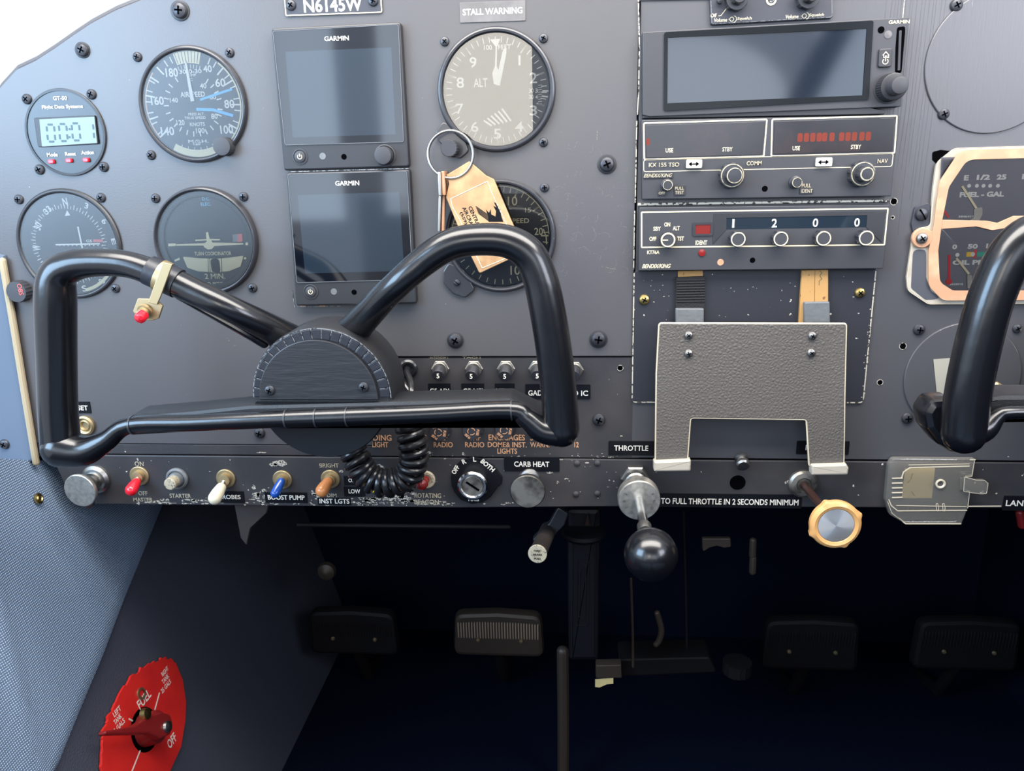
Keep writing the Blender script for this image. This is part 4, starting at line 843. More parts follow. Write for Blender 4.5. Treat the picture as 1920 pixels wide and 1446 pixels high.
# copper frame with two windows
o_ = rpoly(pxp([(1800, 283), (2115, 274), (2115, 560), (1768, 562), (1742, 535), (1742, 470), (1752, 420), (1762, 340)], 4), [9, 6, 6, 8, 8, 2, 2, 12], 6)
i_ = rpoly(pxp([(1812, 298), (2095, 290), (2095, 545), (1785, 546), (1760, 530), (1757, 470), (1765, 410), (1777, 350)], 4), [8, 4, 4, 6, 8, 2, 2, 10], 6)
b = MB(); b.frame(o_, i_, 2, 4.6, .5); b.prism(rpoly(pxp([(1758, 412), (1850, 414), (1870, 418), (1900, 405), (2095, 403), (2095, 418), (1905, 425), (1860, 432), (1830, 425), (1760, 430)], 4), .8, 2), 2.5, 4.3, .3)
part('copper_frame', b, 'copper_paint', t)
b = MB(); p = U(1728, 446, 3); b.lathe([(6.6, 0), (6.6, 2), (6, 2.6)], (p.x, p.y, 2.2), seg=36); b.prism([(p.x, p.y - 5), (p.x + 10, p.y - 4), (p.x + 10, p.y + 4), (p.x, p.y + 5)], 2.3, 4.4, .3); part('frame_ear', b, 'copper_paint', t)
screw(t, 1728, 447, 11, 4.8, SCREW_S)
b = MB(); b.prism(pxp([(1765, 295), (2100, 288), (2100, 550), (1755, 550), (1758, 440)], 2.8), 2.4, 2.9); part('gauge_face', b, 'gauge_face', t)
b = MB(); b.prism(pxp([(1765, 295), (2100, 288), (2100, 550), (1755, 550), (1758, 440)], 3.6), 3.5, 3.8); part('cover_glass', b, 'instrument_glass', t)
b = MB()
for s_, u, v, w_, h_, bo in [('E', 1812, 333.5, 9, 10, .05), ('1/2', 1844, 332.5, 25, 10, .05), ('25', 1878, 332, 18, 10, .05), ('FUEL - GAL', 1841, 364.5, 83, 10, .05), ('3846411', 1811, 406, 28, 4, .03), ('0', 1790, 463, 9, 9, .05), ('50', 1824, 462, 19, 9, .05), ('100', 1862, 461, 26, 9, .05), ('OIL PRESS', 1830, 492, 88, 9, .05), ('5623015', 1793, 533, 25, 4, .03), ('F', 1921, 331, 9, 10, .05)]: b.tpx(s_, u, v, w_, h_, 3.0, bold=bo)
for u in (1817, 1831.5, 1844, 1856.5, 1871): p = U(u, 348.5, 3); b.lathe([(1.2, 0), (1.2, .15)], (p.x, p.y, 2.95), seg=16)
for u, v in ((1795, 478), (1824, 477)): p = U(u, v, 3.1); b.lathe([(1.3, 0), (1.3, .15)], (p.x, p.y, 3.05), seg=16)
part('markings', b, 'white_paint', t)
b = MB(); b.line(pxp([(1812, 477), (1827, 477)], 2.9), 3, 2.9, m=0); b.line(pxp([(1832, 477), (1880, 476)], 2.9), 3, 2.9, m=1); b.line(pxp([(1829, 468), (1827, 484)], 2.9), 1.6, 2.9, m=2); part('coloured_arc', b, ['yellow_paint', 'green_paint', 'red_paint'], t)
for pts, nm in (([(1804, 349), (1831, 391)], 'fuel_needle'), ([(1793, 484), (1817, 514)], 'oil_needle')): b = MB(); b.line(pxp(pts, 3.3), 1.35, 3.15, h=.25); part(nm, b, 'dial_cream', t)
b = MB(); b.prism(rpoly(pxp([(1826, 392), (1842, 388), (1842, 402), (1835, 416), (1812, 418), (1826, 408)], 3.3), .8, 2), 3, 3.4); b.prism(rpoly(pxp([(1813, 516), (1822, 516), (1822, 540), (1814, 540)], 3.3), .6, 2), 3, 3.4); part('movement', b, 'gauge_frame', t)
b = MB(); b.line(pxp([(1780, 478), (1779, 528)], 3), 1.6, 3.0); p = U(1779, 528, 3); b.lathe([(2, 0), (2, .3)], (p.x, p.y, 3), seg=16); b.line(pxp([(1770, 395), (1779, 408)], 3), 1.4, 3); part('red_pointer', b, 'selector_red', t)
b = MB(); b.prism(rpoly(pxp([(1708, 420), (1715, 388), (1740, 380), (1745, 385), (1744, 430), (1712, 440)], 1), 2.5, 3), 0, 1.5, .3); part('dark_tab', b, 'placard_dark', t); screw(t, 1728, 402, 12.5, 1.5, SCREW_SLOT)
b = MB(); b.prism(rpoly(pxp([(1749, 300), (1749, 285), (1765, 281), (1790, 284), (1760, 310)], 1), 1.5, 3), .05, .25); part('dark_gap', b, 'hole_black', t)
# ================================================================ control yokes
def path_px(pts, z, k=6):
    """(u, v, half width px[, depth]) -> smoothed path with radii"""
    P = []
    for q in pts:
        zz = q[3] if len(q) > 3 else z; p = U(q[0], q[1], zz); P.append((p.x, p.y, p.z, q[2] * MMX(q[0], q[1], zz)))
    P = [Vector(p) for p in P]; S = []
    for i in range(len(P) - 1):
        p0, p1, p2, p3 = P[max(i - 1, 0)], P[i], P[i + 1], P[min(i + 2, len(P) - 1)]
        for j in range(k):
            t = j / k; S.append(.5 * ((2 * p1) + (p2 - p0) * t + (2 * p0 - 5 * p1 + 4 * p2 - p3) * t * t + (3 * p1 - p0 - 3 * p2 + p3) * t ** 3))
    S.append(P[-1]); return [(s.x, s.y, s.z) for s in S], [s[3] for s in S]
ZY = 100
Y = thing('control_yoke', 'black ram horn control yoke with half round hub, before the flight instruments', 'control yoke', U(607, 735, 0), 'control yokes')
P, R = path_px([(652, 634, 34, 68), (678, 603, 28, 82), (738, 540, 26), (800, 486, 28), (850, 457, 29), (905, 449, 30), (955, 454, 31), (992, 478, 32), (1012, 520, 33), (1024, 570, 34), (1036, 640, 34), (1046, 720, 34), (1053, 805, 34)], ZY)
b = MB(); b.tube(P, R, 28); part('right_horn', b, 'gloss_black', Y)
P, R = path_px([(556, 648, 34, 66), (510, 618, 27, 84), (430, 578, 24), (350, 540, 25), (300, 517, 25), (245, 497, 24), (190, 492, 25), (140, 497, 28), (108, 518, 32), (104, 570, 35), (106, 680, 33.5), (108, 760, 33), (112, 815, 33), (115, 840, 34)], ZY)
b = MB(); b.tube(P, R, 28); part('left_horn', b, 'gloss_black', Y)
# lower bar with its flat rear ledge
P, R = path_px([(115, 841, 34), (158, 846, 27), (200, 826, 18.5), (245, 797, 15.5), (360, 793, 15.5), (500, 787, 16), (640, 782, 17), (800, 776, 17.5), (955, 769, 18), (985, 782, 20), (1015, 806, 24), (1045, 812, 26)], ZY + 2, 5)
b = MB(); b.tube(P, R, 20)
for u, v in ((247, 797), (536, 786), (592, 784), (650, 782), (958, 770)):
    pass
part('lower_bar', b, 'gloss_black', Y)
for u, v, r in ((247, 797, 17), (536, 786, 17.8), (592, 784, 18), (650, 782, 18.3), (958, 770, 19.5)):
    p = U(u, v, ZY + 2); q = U(u + 3, v - .1, ZY + 2); b = MB(); b.tube([p, q], r * MMX(u, v, ZY + 2), 20, caps=None); part('tape_seam', b, 'bezel_black', Y)
b = MB(); q = [U(u, v, 95) for u, v in [(215, 800), (250, 777), (360, 768), (470, 757), (735, 750), (958, 744), (1020, 775), (1040, 800), (1020, 810), (955, 790), (500, 800), (250, 815)]]
b.prism(rpoly([p[:2] for p in q], 1.5, 2), 76, 98, 2.5); part('bar_ledge', b, 'wrinkle_black', Y)
# hub: D shaped face on a round drum
zc = 96; hc = U(604, 745, zc); r0 = 131 * MMX(604, 745, zc)
def dshape(cx, cy, r, y0, n=40): return [(cx + r, y0)] + [(cx + r * math.cos(math.pi * k / n), cy + r * math.sin(math.pi * k / n)) for k in range(n + 1)] + [(cx - r, y0)]
b = MB(); b.prism(dshape(hc.x, hc.y, r0, hc.y - 5), 60, zc, 2.2); part('hub_housing', b, 'wrinkle_black', Y)
r1 = 112 * MMX(604, 745, zc); c1 = U(600, 742, zc)
# taped rim: segments around the arc
b = MB()
for k in range(21):
    a0, a1 = math.pi * (k + .06) / 21, math.pi * (k + .94) / 21
    pts = [(hc.x + rr * math.cos(a), hc.y + rr * math.sin(a)) for rr, a in [(r0 - 1.4, a0), (r0 - 1.4, (a0 + a1) / 2), (r0 - 1.4, a1), (r1 - 1, a1), (r1 - 1, a0)]]
    b.prism(pts, zc - .5, zc + .9, .4)
part('taped_rim', b, 'tape_black', Y)
b = MB()
for k in range(1, 21):
    a = math.pi * k / 21; b.line([(hc.x + rr * math.cos(a), hc.y + rr * math.sin(a)) for rr in (r1 - .6, r0 - 1)], .35, zc + .7, h=.15)
b.line([(hc.x + (r0 - .9) * math.cos(math.pi * k / 40), hc.y + (r0 - .9) * math.sin(math.pi * k / 40)) for k in range(41)], .5, zc + .2, h=.3)
part('rim_wear', b, 'silver_wear', Y)
r2 = 111 * MMX(604, 745, zc); b = MB(); pc = U(598, 748, zc + 1); q = dshape(pc.x, pc.y, r2, pc.y - .6, 36); b.prism(rpoly(q, [4] + [0] * (len(q) - 2) + [4], 4), zc, zc + 2, .6); part('hub_cover', b, 'hub_face', Y)
for u, v in ((506, 732), (682, 726)): screw(Y, u, v, 9.5, zc + 2, SCREW)
b = MB(); dc = U(603, 738, 84); rd = 126 * MMX(603, 738, 84); b.lathe([(rd * .9, 52), (rd, 56), (rd, 82), (rd * .98, 84)], (dc.x, dc.y, 0), seg=80); part('drum', b, 'drum_black', Y)
b = MB(); b.lathe([(18, 1.6), (18, 54)], (dc.x, dc.y, 0), seg=40); part('column_shaft', b, 'steel', Y)
b = MB(); b.lathe([(26, 1.6), (26, 3), (22, 5), (18.4, 5.4)], (dc.x, dc.y, 0), seg=48, cap=False); part('shaft_collar', b, 'black_plastic', Y)
# fillets where the horns leave the hub
P, R = path_px([(335, 556, 6, 96), (380, 580, 7, 92), (430, 607, 8, 90), (470, 630, 8, 88), (495, 645, 8, 84)], 90); b = MB(); b.tube(P, R, 12); part('wire_conduit', b, 'gloss_black', Y)
# push to talk switch clamped to the left horn
T = thing('push_to_talk_switch', 'red push to talk button on a metal bracket strapped to the left yoke horn', 'switch', U(290, 545, 112))
ax = (U(345, 538, 100) - U(300, 517, 100)).normalized(); m0 = U(306, 519, 100)
b = MB(); rr = 27.5 * MMX(306, 519, 100)
for s0, s1, r_ in ((-9, 9.5, rr),): b.tube([m0 + ax * s0, m0 + ax * s1], r_, 28, caps=None)
part('tape_band', b, 'tape_black', T)
# metal strap: front half ring about the horn axis, running down to the bracket
def strap(cen, ax_, r_, w_, t_, a0, a1, n=16):
    up = Vector((0, 0, 1)); s = up.cross(ax_).normalized(); vs = []; fs = []
    for k in range(n + 1):
        a = math.radians(a0 + (a1 - a0) * k / n); d = up * math.cos(a) + s * math.sin(a)
        for ww, rr_ in ((-w_ / 2, r_), (w_ / 2, r_), (w_ / 2, r_ + t_), (-w_ / 2, r_ + t_)): vs.append(cen + ax_ * ww + d * rr_)
    for k in range(n):
        for j in range(4): fs.append((4 * k + j, 4 * k + (j + 1) % 4, 4 * k + 4 + (j + 1) % 4, 4 * k + 4 + j))
    fs += [(0, 1, 2, 3), (4 * n + 3, 4 * n + 2, 4 * n + 1, 4 * n)]; return vs, fs
b = MB(); b.add(*strap(m0 + ax * .5, ax, rr + .1, 5, .7, -80, 100)); part('metal_strap', b, 'brass_dull', T)
b = MB(); q = [U(u, v, 104) for u, v in [(303, 490), (323, 487), (318, 510), (298, 552), (292, 566), (278, 562)]]
q = [U(u, v, 112) for u, v in [(304, 492), (322, 496), (300, 556), (293, 572), (276, 568), (284, 545)]]; b.prism([p[:2] for p in q], 110.2, 111.2, .3); part('strap_tongue', b, 'brass_dull', T)
b = MB(); q = [U(u, v, 110) for u, v in [(257, 560), (289, 561), (304, 574), (296, 598), (284, 602), (258, 600), (248, 584)]]; b.prism(rpoly([p[:2] for p in q], .8, 2), 108, 109.4, .3); part('bracket', b, 'brass_dull', T)
p = U(272, 583, 110); b = MB(); b.lathe([(4.4, 0), (4.4, 1.8), (3.2, 2), (3.2, 7), (2.9, 7.4)], (p.x, p.y, 109), axis=(-.1, -.35, 1), seg=6 if False else 24); part('bushing', b, 'brass_dull', T)
p = U(269, 590, 115); b = MB(); b.lathe([(3.2, 0), (3.3, 3.4), (3.0, 4.8), (1.8, 5.6), (.01, 5.9)], p, axis=(-.1, -.4, 1), seg=28); part('button', b, 'red_plastic', T)
# ---- right yoke, cut by the frame
Z2 = 122
Y2 = thing('control_yoke', 'black control yoke cut off at the right border of the photo', 'control yoke', U(1930, 700, 0), 'control yokes')
P, R = path_px([(2230, 640, 30), (2130, 520, 30), (2040, 450, 32), (1975, 430, 36), (1925, 445, 40), (1888, 490, 42), (1858, 560, 42), (1838, 630, 42), (1822, 700, 42), (1812, 760, 42), (1807, 812, 41)], Z2)
b = MB(); b.tube(P, R, 32); part('left_horn', b, 'gloss_black', Y2)
P, R = path_px([(1820, 812, 30), (1848, 802, 24), (1872, 780, 15), (1895, 774, 13), (2000, 774, 13), (2300, 774, 13), (2560, 774, 13)], Z2 + 1, 4)
b = MB(); b.tube(P, R, 20); part('lower_bar', b, 'gloss_black', Y2)
b = MB(); q = [U(u, v, 112) for u, v in [(1838, 742), (1880, 736), (2500, 736), (2500, 785), (1880, 785), (1845, 800)]]; b.prism(rpoly([p[:2] for p in q], 2, 2), 96, 116, 3); part('bar_ledge', b, 'wrinkle_black', Y2)
b = MB(); q = [U(u, v, 108) for u, v in [(1727, 772), (1742, 748), (1785, 745), (1800, 790), (1800, 846), (1785, 849), (1757, 832), (1733, 802)]]; b.prism(rpoly([p[:2] for p in q], 5, 5), 96, 112, 4); part('horn_end_casting', b, 'gloss_black', Y2)
c2 = U(2180, 730, 90); b = MB(); b.lathe([(34, 26), (36, 30), (36, 98), (34, 102)], (c2.x, c2.y, 0), seg=64); part('drum', b, 'black_plastic', Y2)
b = MB(); b.lathe([(18, 1.6), (18, 30)], (c2.x, c2.y, 0), seg=32); part('column_shaft', b, 'steel', Y2)
p, q = U(1868, 722, 40), U(1893, 738, 40); b = MB(); b.tube([p, q], 2.2, 12); solo('cable_end', b, 'brass_dull', 'small metal cable end behind the right control yoke', 'cable', p)
# ---- coiled cord
C = thing('coiled_cord', 'black coiled cord hanging from a grommet behind the yoke hub', 'cord', U(768, 690))
b = MB(); p = U(766, 691, 0); b.lathe([(6.8, 0), (6.8, 1.2), (5.4, 2.2), (4, 2.2), (3.6, .6)], p, seg=32, cap=False); part('grommet', b, 'rubber_cord', C)
b = MB(); b.tube(smooth_path([U(764, 692, 1), U(764, 700, 9), U(770, 716, 20), U(772, 735, 28), U(768, 755, 30), U(772, 775, 30)], 6), 2.3, 12); b.tube(smooth_path([U(745, 712, 16), U(756, 720, 20), U(768, 735, 24), U(775, 750, 26)], 5), 2.3, 12); part('straight_lead', b, 'rubber_cord', C)
cp = smooth_path([U(767, 770, 30), U(768, 800, 32), U(774, 832, 34), U(776, 862, 34), U(765, 892, 34), U(738, 905, 34), U(708, 904, 34), U(684, 888, 34), U(672, 868, 34), U(662, 845, 32), U(650, 822, 30)], 16)
L = [0]
for i in range(1, len(cp)): L.append(L[-1] + (cp[i] - cp[i - 1]).length)
turns = 19; N_ = turns * 20; hel = []
for k in range(N_ + 1):
    s = L[-1] * k / N_; i = max(j for j in range(len(L)) if L[j] <= s + 1e-9); i = min(i, len(cp) - 2); f = (s - L[i]) / (L[i + 1] - L[i]); c_ = cp[i].lerp(cp[i + 1], f)
    t_ = (cp[min(i + 2, len(cp) - 1)] - cp[max(i - 1, 0)]).normalized(); n1 = Vector((0, 0, 1)); n1 = (n1 - t_ * n1.dot(t_)).normalized(); n2 = t_.cross(n1); a = 2 * math.pi * turns * k / N_
    hel.append(c_ + n1 * math.cos(a) * 8.2 + n2 * math.sin(a) * 8.2)
b = MB(); b.tube(hel, 2.55, 12); part('coil', b, 'rubber_cord', C)
# ---- keys on the altimeter knob
K = thing('key_ring', 'split metal key ring hanging on the altimeter knob', 'key ring', kp)
b = MB(); rc = U(845, 290, 11); rad = 42.5 * MMX(845, 290, 11)
hz = [(rc.x + rad * math.cos(a), rc.y + rad * math.sin(a), 10.6 + .9 * (a / (2 * math.pi))) for a in [math.radians(100 + k * 9) for k in range(79)]]
b.tube(hz, .95, 10); part('ring', b, 'steel', K)
F_ = thing('key_fob', 'tan leather key fob with white stitching hanging over the lower gauge', 'key fob', U(900, 400, 12))
ol = [(880, 302), (911, 329), (926, 336), (958, 412), (986, 474), (950, 489), (899, 513), (874, 462), (836, 370), (842, 345), (837, 328)]
b = MB(); b.prism(rpoly(pxp(ol, 12), [1, 1.5, 2, 0, 1.5, 0, 1.5, 0, 2, 2, 1], 4), 9.6, 12.2, .5); part('leather', b, 'leather_tan', F_)
b = MB()
def dashes(pts, z, n):
    for i in range(len(pts) - 1):
        for k in range(n[i]):
            a, c_ = [Vector(pts[i]).lerp(Vector(pts[i + 1]), (k + f) / n[i]) for f in (.15, .8)]; b.tube([U(a.x, a.y, z), U(c_.x, c_.y, z)], .28, 6)
dashes([(845, 373), (914, 340), (922, 362), (952, 425), (975, 470)], 12.2, [13, 4, 10, 8]); dashes([(845, 373), (848, 388), (862, 412), (884, 460), (904, 503), (945, 486), (970, 474)], 12.2, [3, 4, 8, 7, 7, 5]); part('stitching', b, 'stitch', F_)
b = MB()
for s_, u, v, w_ in (('CENTRAL', 890, 407, 42), ('AIRCRAFT', 879.5, 410, 46), ('(559) 2', 871, 414, 34)): b.tpx(s_, u, v, w_, 7.5, 12.25, rot=math.radians(-66), bold=.03)
for k in range(5): b.line(pxp([(892 + k * 1.2, 393 - k * 0 + k * 3.2 - 6), (925 - k * 1.5, 414 + k * 1.5 - 4)], 12.25), .55, 12.22, h=.05)
b.prism(pxp([(911, 393), (917, 399), (920, 392), (921, 402), (929, 406), (930, 396), (925, 386), (931, 389), (926, 379), (932, 382), (938, 392), (940, 406), (944, 416), (916, 416), (915, 405)], 12.25), 12.2, 12.3)
part('printed_marks', b, 'deep_black', F_)
for nm, lab, u, m_, z_, top in (('key', 'silver key seen edge on under the key ring', 826.5, 'steel', 12, 322), ('key', 'copper coloured key behind the silver key', 833, 'copper_paint', 10, 321)):
    kk = thing(nm, lab, 'key', U(u, 340, z_), 'keys on the ring'); b = MB(); p, q = U(u, top, z_), U(u + 3 * 0, top + 45, z_); w_ = 1.0
    b.prism(rrect((p.x + q.x) / 2, (p.y + q.y) / 2, 2.0, abs(p.y - q.y), .5, 2), z_ - 12, z_ + 5, .5); part('bow', b, m_, kk)
    b = MB(); p, q = U(u - 1, top + 44, z_), U(u - 3, top + 112, z_); b.prism(rpoly([(p.x - .8, p.y), (p.x + .8, p.y), (q.x + .8, q.y), (q.x - .8, q.y)], .3, 2), z_ - 6, z_ + 1, .3); part('blade', b, m_, kk)
# ================================================================ switches and knobs on the lower strip
SZ = 1.2
def nut(b, p, r, h, m, hex_=True): b.lathe([(r, 0), (r, h * .8), (r * .9, h)], p, seg=6 if hex_ else 30, m=m)
def toggle(name, label, bu, bv, a_, e_, r, cap_mat, zt=(9, 16), br=18, neck='steel'):
    p = U(bu, bv, SZ); s = MMX(bu, bv); t = thing(name, label, 'switch', p)
    b = MB(); b.lathe([(br * s, 0), (br * s, 1), (br * s * .93, 1.4), (br * s * .62, 1.5), (br * s * .6, 4.8), (br * s * .4, 5)], p, seg=28); part('bushing', b, 'brass_dull', t)
    A, E = U(a_[0], a_[1], zt[0]), U(e_[0], e_[1], zt[1])
    b = MB(); b.tube([Vector((p.x, p.y, SZ + 3)), A], 1.9, 14); part('lever', b, neck, t)
    b = MB(); b.tube([A, A.lerp(E, .5), E], [r * s * .78, r * s * .95, r * s], 20); part('lever_cap', b, cap_mat, t); return t
toggle('master_switch', 'red capped toggle switch between ON and OFF', 262, 892, (255, 905), (246, 919), 10.5, 'red_plastic')
toggle('strobe_switch', 'ivory capped toggle switch beside the STROBES label', 424, 897, (414, 915), (403, 934), 12, 'ivory_plastic')
toggle('boost_pump_switch', 'blue capped toggle switch above the BOOST PUMP label', 530, 899, (527, 903), (516, 925), 8.5, 'blue_plastic')
toggle('instrument_light_switch', 'orange capped toggle switch above the INST LGTS label', 620, 898, (614, 905), (604, 920), 12, 'orange_plastic')
p = U(333, 897, SZ); t = thing('starter_button', 'grey push button above the word STARTER', 'push button', p)
b = MB(); b.lathe([(8.6, 0), (8.6, 1.6), (7.4, 2.6), (6.6, 2.6), (6.2, 1.4)], p, seg=40, cap=False); b.lathe([(6.3, .8), (5.4, 5.5), (4.9, 5.8)], p, seg=36); part('collar', b, 'tape_grey', t)
b = MB(); b.lathe([(4.7, 4), (4.7, 12), (4.0, 12.8), (.01, 13)], p, seg=32); part('button', b, 'worn_cream', t)
p = U(799, 899, SZ); t = thing('beacon_switch', 'small dark red button above the words ROTATING BEACON', 'push button', p)
b = MB(); b.lathe([(7, 0), (7, 1), (6.2, 1.8), (4.6, 1.8), (4.4, 1)], p, seg=36, cap=False); b.lathe([(4.5, .5), (4.4, 1.1)], p, seg=24); part('collar', b, 'worn_cream', t)
b = MB(); b.lathe([(3.2, 1), (3.4, 8), (4.4, 9), (4.4, 12), (3.4, 13.6), (1.6, 14.4), (.01, 14.6)], p, axis=(-.12, .04, 1), seg=32); part('cap', b, 'red_lens', t)
# primer / parking valve knob at far left
p = U(181, 898, SZ); t = thing('primer_knob', 'large round silver primer knob at the left of the lower strip', 'knob', p)
b = MB(); b.lathe([(11.5, 0), (11.2, 2), (9, 4), (7, 4.4), (7, 7)], p, seg=40); part('collar', b, 'steel', t)
b = MB(); b.lathe([(4, 6), (4, 12), (8.4, 13), (8.6, 16), (6, 17.5), (6, 22)], p, seg=40); part('stem', b, 'steel', t)
q = U(152, 919, 26); b = MB(); b.lathe([(5, -6), (12.4, -1.5), (12.9, 0), (12.8, 1.2), (12.2, 1.6)], q, seg=56, axis=(-.08, -.03, 1)); part('face_disc', b, 'aluminium', t)
b = MB(); q2 = U(155, 901, 28.2); b.line([(q2.x - .2, q2.y - 1.6), (q2.x + .6, q2.y + 1.6)], 1, 27.5, h=.6); part('blue_dot', b, 'blue_mark', t)
b = MB(); b.lathe([(3.4, -7), (4.4, -3)], U(160, 946, 18), seg=20); part('under_tab', b, 'brown_rod', t)
p = U(161, 797, 0); b = MB(); b.lathe([(7.6, 0), (7.6, 2), (6.2, 3), (5.4, 2.6), (4.6, 1.6), (3.6, 2.4), (2.6, .4)], p, seg=36, cap=False); b.lathe([(2.7, .2), (2.6, .3)], p, seg=20); solo('brass_bushing', b, 'brass_dull', 'brass bushing under the SET label', 'bushing', p)
# ignition
p = U(889, 903, SZ); t = thing('ignition_switch', 'chrome ignition lock on black plate marked OFF R L BOTH', 'ignition switch', p)
o_ = pxp([(846, 893), (850, 877), (866, 862), (885, 856), (905, 859), (926, 872), (942, 893), (941, 906), (933, 912), (921, 930), (905, 941), (885, 944), (864, 936), (852, 921), (847, 908)], SZ)
b = MB(); b.prism(rpoly(o_, 2.5, 3), SZ, SZ + 1.6, .5); part('escutcheon', b, 'label_black', t)
b = MB()
for s_, u, v, w_, h_, ro in (('OFF', 854, 881, 18, 8.5, 58), ('R', 870, 865.5, 7.5, 9, 22), ('L', 890, 861.5, 6, 9, 0), ('BOTH', 914.5, 873, 30, 9, -42), ('MAG', 888, 937, 20, 6, 0)): b.tpx(s_, u, v, w_, h_, SZ + 1.7, rot=math.radians(ro), bold=.035)
part('lettering', b, 'white_paint', t)
b = MB(); b.lathe([(11.6, 1.6), (11.6, 5), (11.2, 9), (9.9, 10.2), (8.8, 10.2), (7.6, 8.6)], p, seg=56, cap=False); part('chrome_ring', b, 'chrome', t)
b = MB(); b.lathe([(7.8, 7), (7.7, 8.9), (7.2, 9.2)], p, seg=40); part('lock_barrel', b, 'dull_silver', t)
b = MB(); b.box((p.x, p.y, SZ + 9.25), (11.5, 1.6, .5), rot=math.radians(-35)); part('key_slot', b, 'hole_black', t)
# carb heat
p = U(993, 897, SZ); t = thing('carb_heat_knob', 'round tarnished silver carb heat knob', 'knob', p)
b = MB(); b.lathe([(8, 0), (7.2, 1.6), (5, 2.4), (4.2, 19)], p, seg=36); part('stem', b, 'steel', t)
b = MB(); b.lathe([(5, 14), (11.8, 20), (12.4, 22), (12.4, 25), (11.8, 26)], p, seg=56); part('knob_face', b, 'dull_silver', t)
b = MB(); b.lathe([(12.6, 22.5), (12.9, 23.6), (12.6, 25)], p, seg=56, cap=False); part('rim', b, 'black_plastic', t)
# map light stud
p = U(1390, 860, SZ); t = thing('chrome_stud', 'small chrome stud between the throttle and mixture', 'stud', p)
b = MB(); b.lathe([(4.6, -.4), (4.6, 1.4), (3.4, 2), (3.4, 4.6), (5, 5.2), (5, 7.5), (3.8, 8.6), (.01, 8.8)], p, axis=(0, -.35, 1), seg=32); part('cap', b, 'steel', t)
# throttle
p = U(1190, 894, SZ); t = thing('throttle', 'throttle plunger with large black ball knob and silver disc', 'throttle', p)
b = MB(); nut(b, p, 10.5, 6, 0); b.lathe([(8, 5), (8, 13), (7, 14)], p, seg=32); part('lock_nut', b, 'steel', t)
b = MB(); b.lathe([(7, 14), (7, 30), (14.2, 34), (14.4, 36), (14.4, 43), (13.8, 44), (3.8, 44.4)], p, seg=64); part('friction_disc', b, 'aluminium', t)
b = MB(); b.lathe([(3.2, 43), (3.2, 84)], p, seg=24); part('rod', b, 'chrome', t)
q = U(1220, 1038, 104); b = MB(); b.sphere((p.x + (q.x - p.x) * .97, p.y + (q.y - p.y) * .98, 106), 51 * MMX(1220, 1038, 106), 48, 30); part('ball_knob', b, 'gloss_black', t)
b = MB(); b.lathe([(4.6, 84), (4.6, 90), (4, 92)], p, seg=24); part('ferrule', b, 'steel', t)
b = MB()
for k in range(9):
    a = math.radians(150 + k * 30); b.text('FRICTION'[k % 8], p.x + 10 * math.cos(a), p.y + 10 * math.sin(a), SZ + 44.45, 2, rot=a - math.pi / 2)
part('stamped_lettering', b, 'steel', t)
# mixture
p = U(1505, 906, SZ); t = thing('mixture_knob', 'mixture plunger with amber ring and spun silver face', 'knob', p)
b = MB(); b.lathe([(10.4, 0), (10.2, 2), (8.6, 3.4), (5.4, 4), (4.6, 3)], p, seg=40, cap=False); b.lathe([(4.8, .5), (4.6, 3)], p, seg=24); part('bushing', b, 'dull_silver', t)
q = U(1568, 986, 72); A = Vector((p.x, p.y, SZ)); b = MB(); b.tube([A, A.lerp(Vector((q.x, q.y, 66)), 1)], 2.8, 20, caps=None); part('rod', b, 'brown_rod', t)
nd = (q - A).normalized(); kr = 48 * MMX(1568, 986, 72)
b = MB(); seg = 80; prof = [(kr * .8, -7), (kr, -5), (kr * 1.02, -1.5), (kr * .97, 0), (kr * .86, .9), (kr * .8, .5), (kr * .74, .2), (kr * .70, -.8)]; vs = []
bb = len(b.v); b.lathe(prof, (0, 0, 0), seg=seg, cap=False)
for i in range(bb, len(b.v)):
    v_ = b.v[i]; a = math.atan2(v_.y, v_.x); r_ = math.hypot(v_.x, v_.y); k_ = 1 + (.09 * max(0, math.cos(4 * (a - .45))) ** 8 if r_ > kr * .9 else 0); b.v[i] = Vector((v_.x * k_, v_.y * k_, v_.z)) + q
b.lathe([(kr * .8, -7), (kr * .8, -6.9)], q, seg=40); part('amber_ring', b, 'gold_plastic', t)
fo = bpy.data.objects.new('silver_face', mesh_of('silver_face', MB().lathe([(kr * .71, -.6), (kr * .71, -.1), (kr * .69, 0), (.05, 0)], (0, 0, 0), seg=96), 'spun_aluminium')); COL.objects.link(fo); fo.parent = t; fo.location = wv(q - p)
# breakers
GB = 'push breakers with a white five'
for k, (u, v, bu, bv) in enumerate([(826, 691, 821, 706), (889, 691, 883, 707), (949, 691, 946, 707), (1008, 691, 1007, 706), (1077, 693, 1075, 707)]):
    lab = ['push breaker marked 5 nearest the yoke hub', 'push breaker marked 5 second from the yoke hub', 'push breaker marked 5, third from the yoke hub', 'push breaker marked 5 touching the left of the yoke grip', 'push breaker behind the right yoke grip'][k]
    p = U(u, v, 0); t = thing('circuit_breaker', lab, 'circuit breaker', p, GB)
    b = MB(); nut(b, p, 6.6, 1.8, 0); b.lathe([(5.4, 1.7), (5.4, 4), (4.8, 4.4)], p, seg=30); part('nut', b, 'dull_silver', t)
    d = (U(bu, bv, 11) - p).normalized(); b = MB(); b.lathe([(4.6, 3), (4.6, 10), (4.2, 10.8), (.01, 10.9)], p, axis=d, seg=32); part('button', b, 'bezel_black', t)
    e = p + d * 11.05; b = MB(); b.text('5', e.x + .1, e.y + .3, e.z + .75, 3.5, bold=.02); part('number', b, 'white_paint', t)
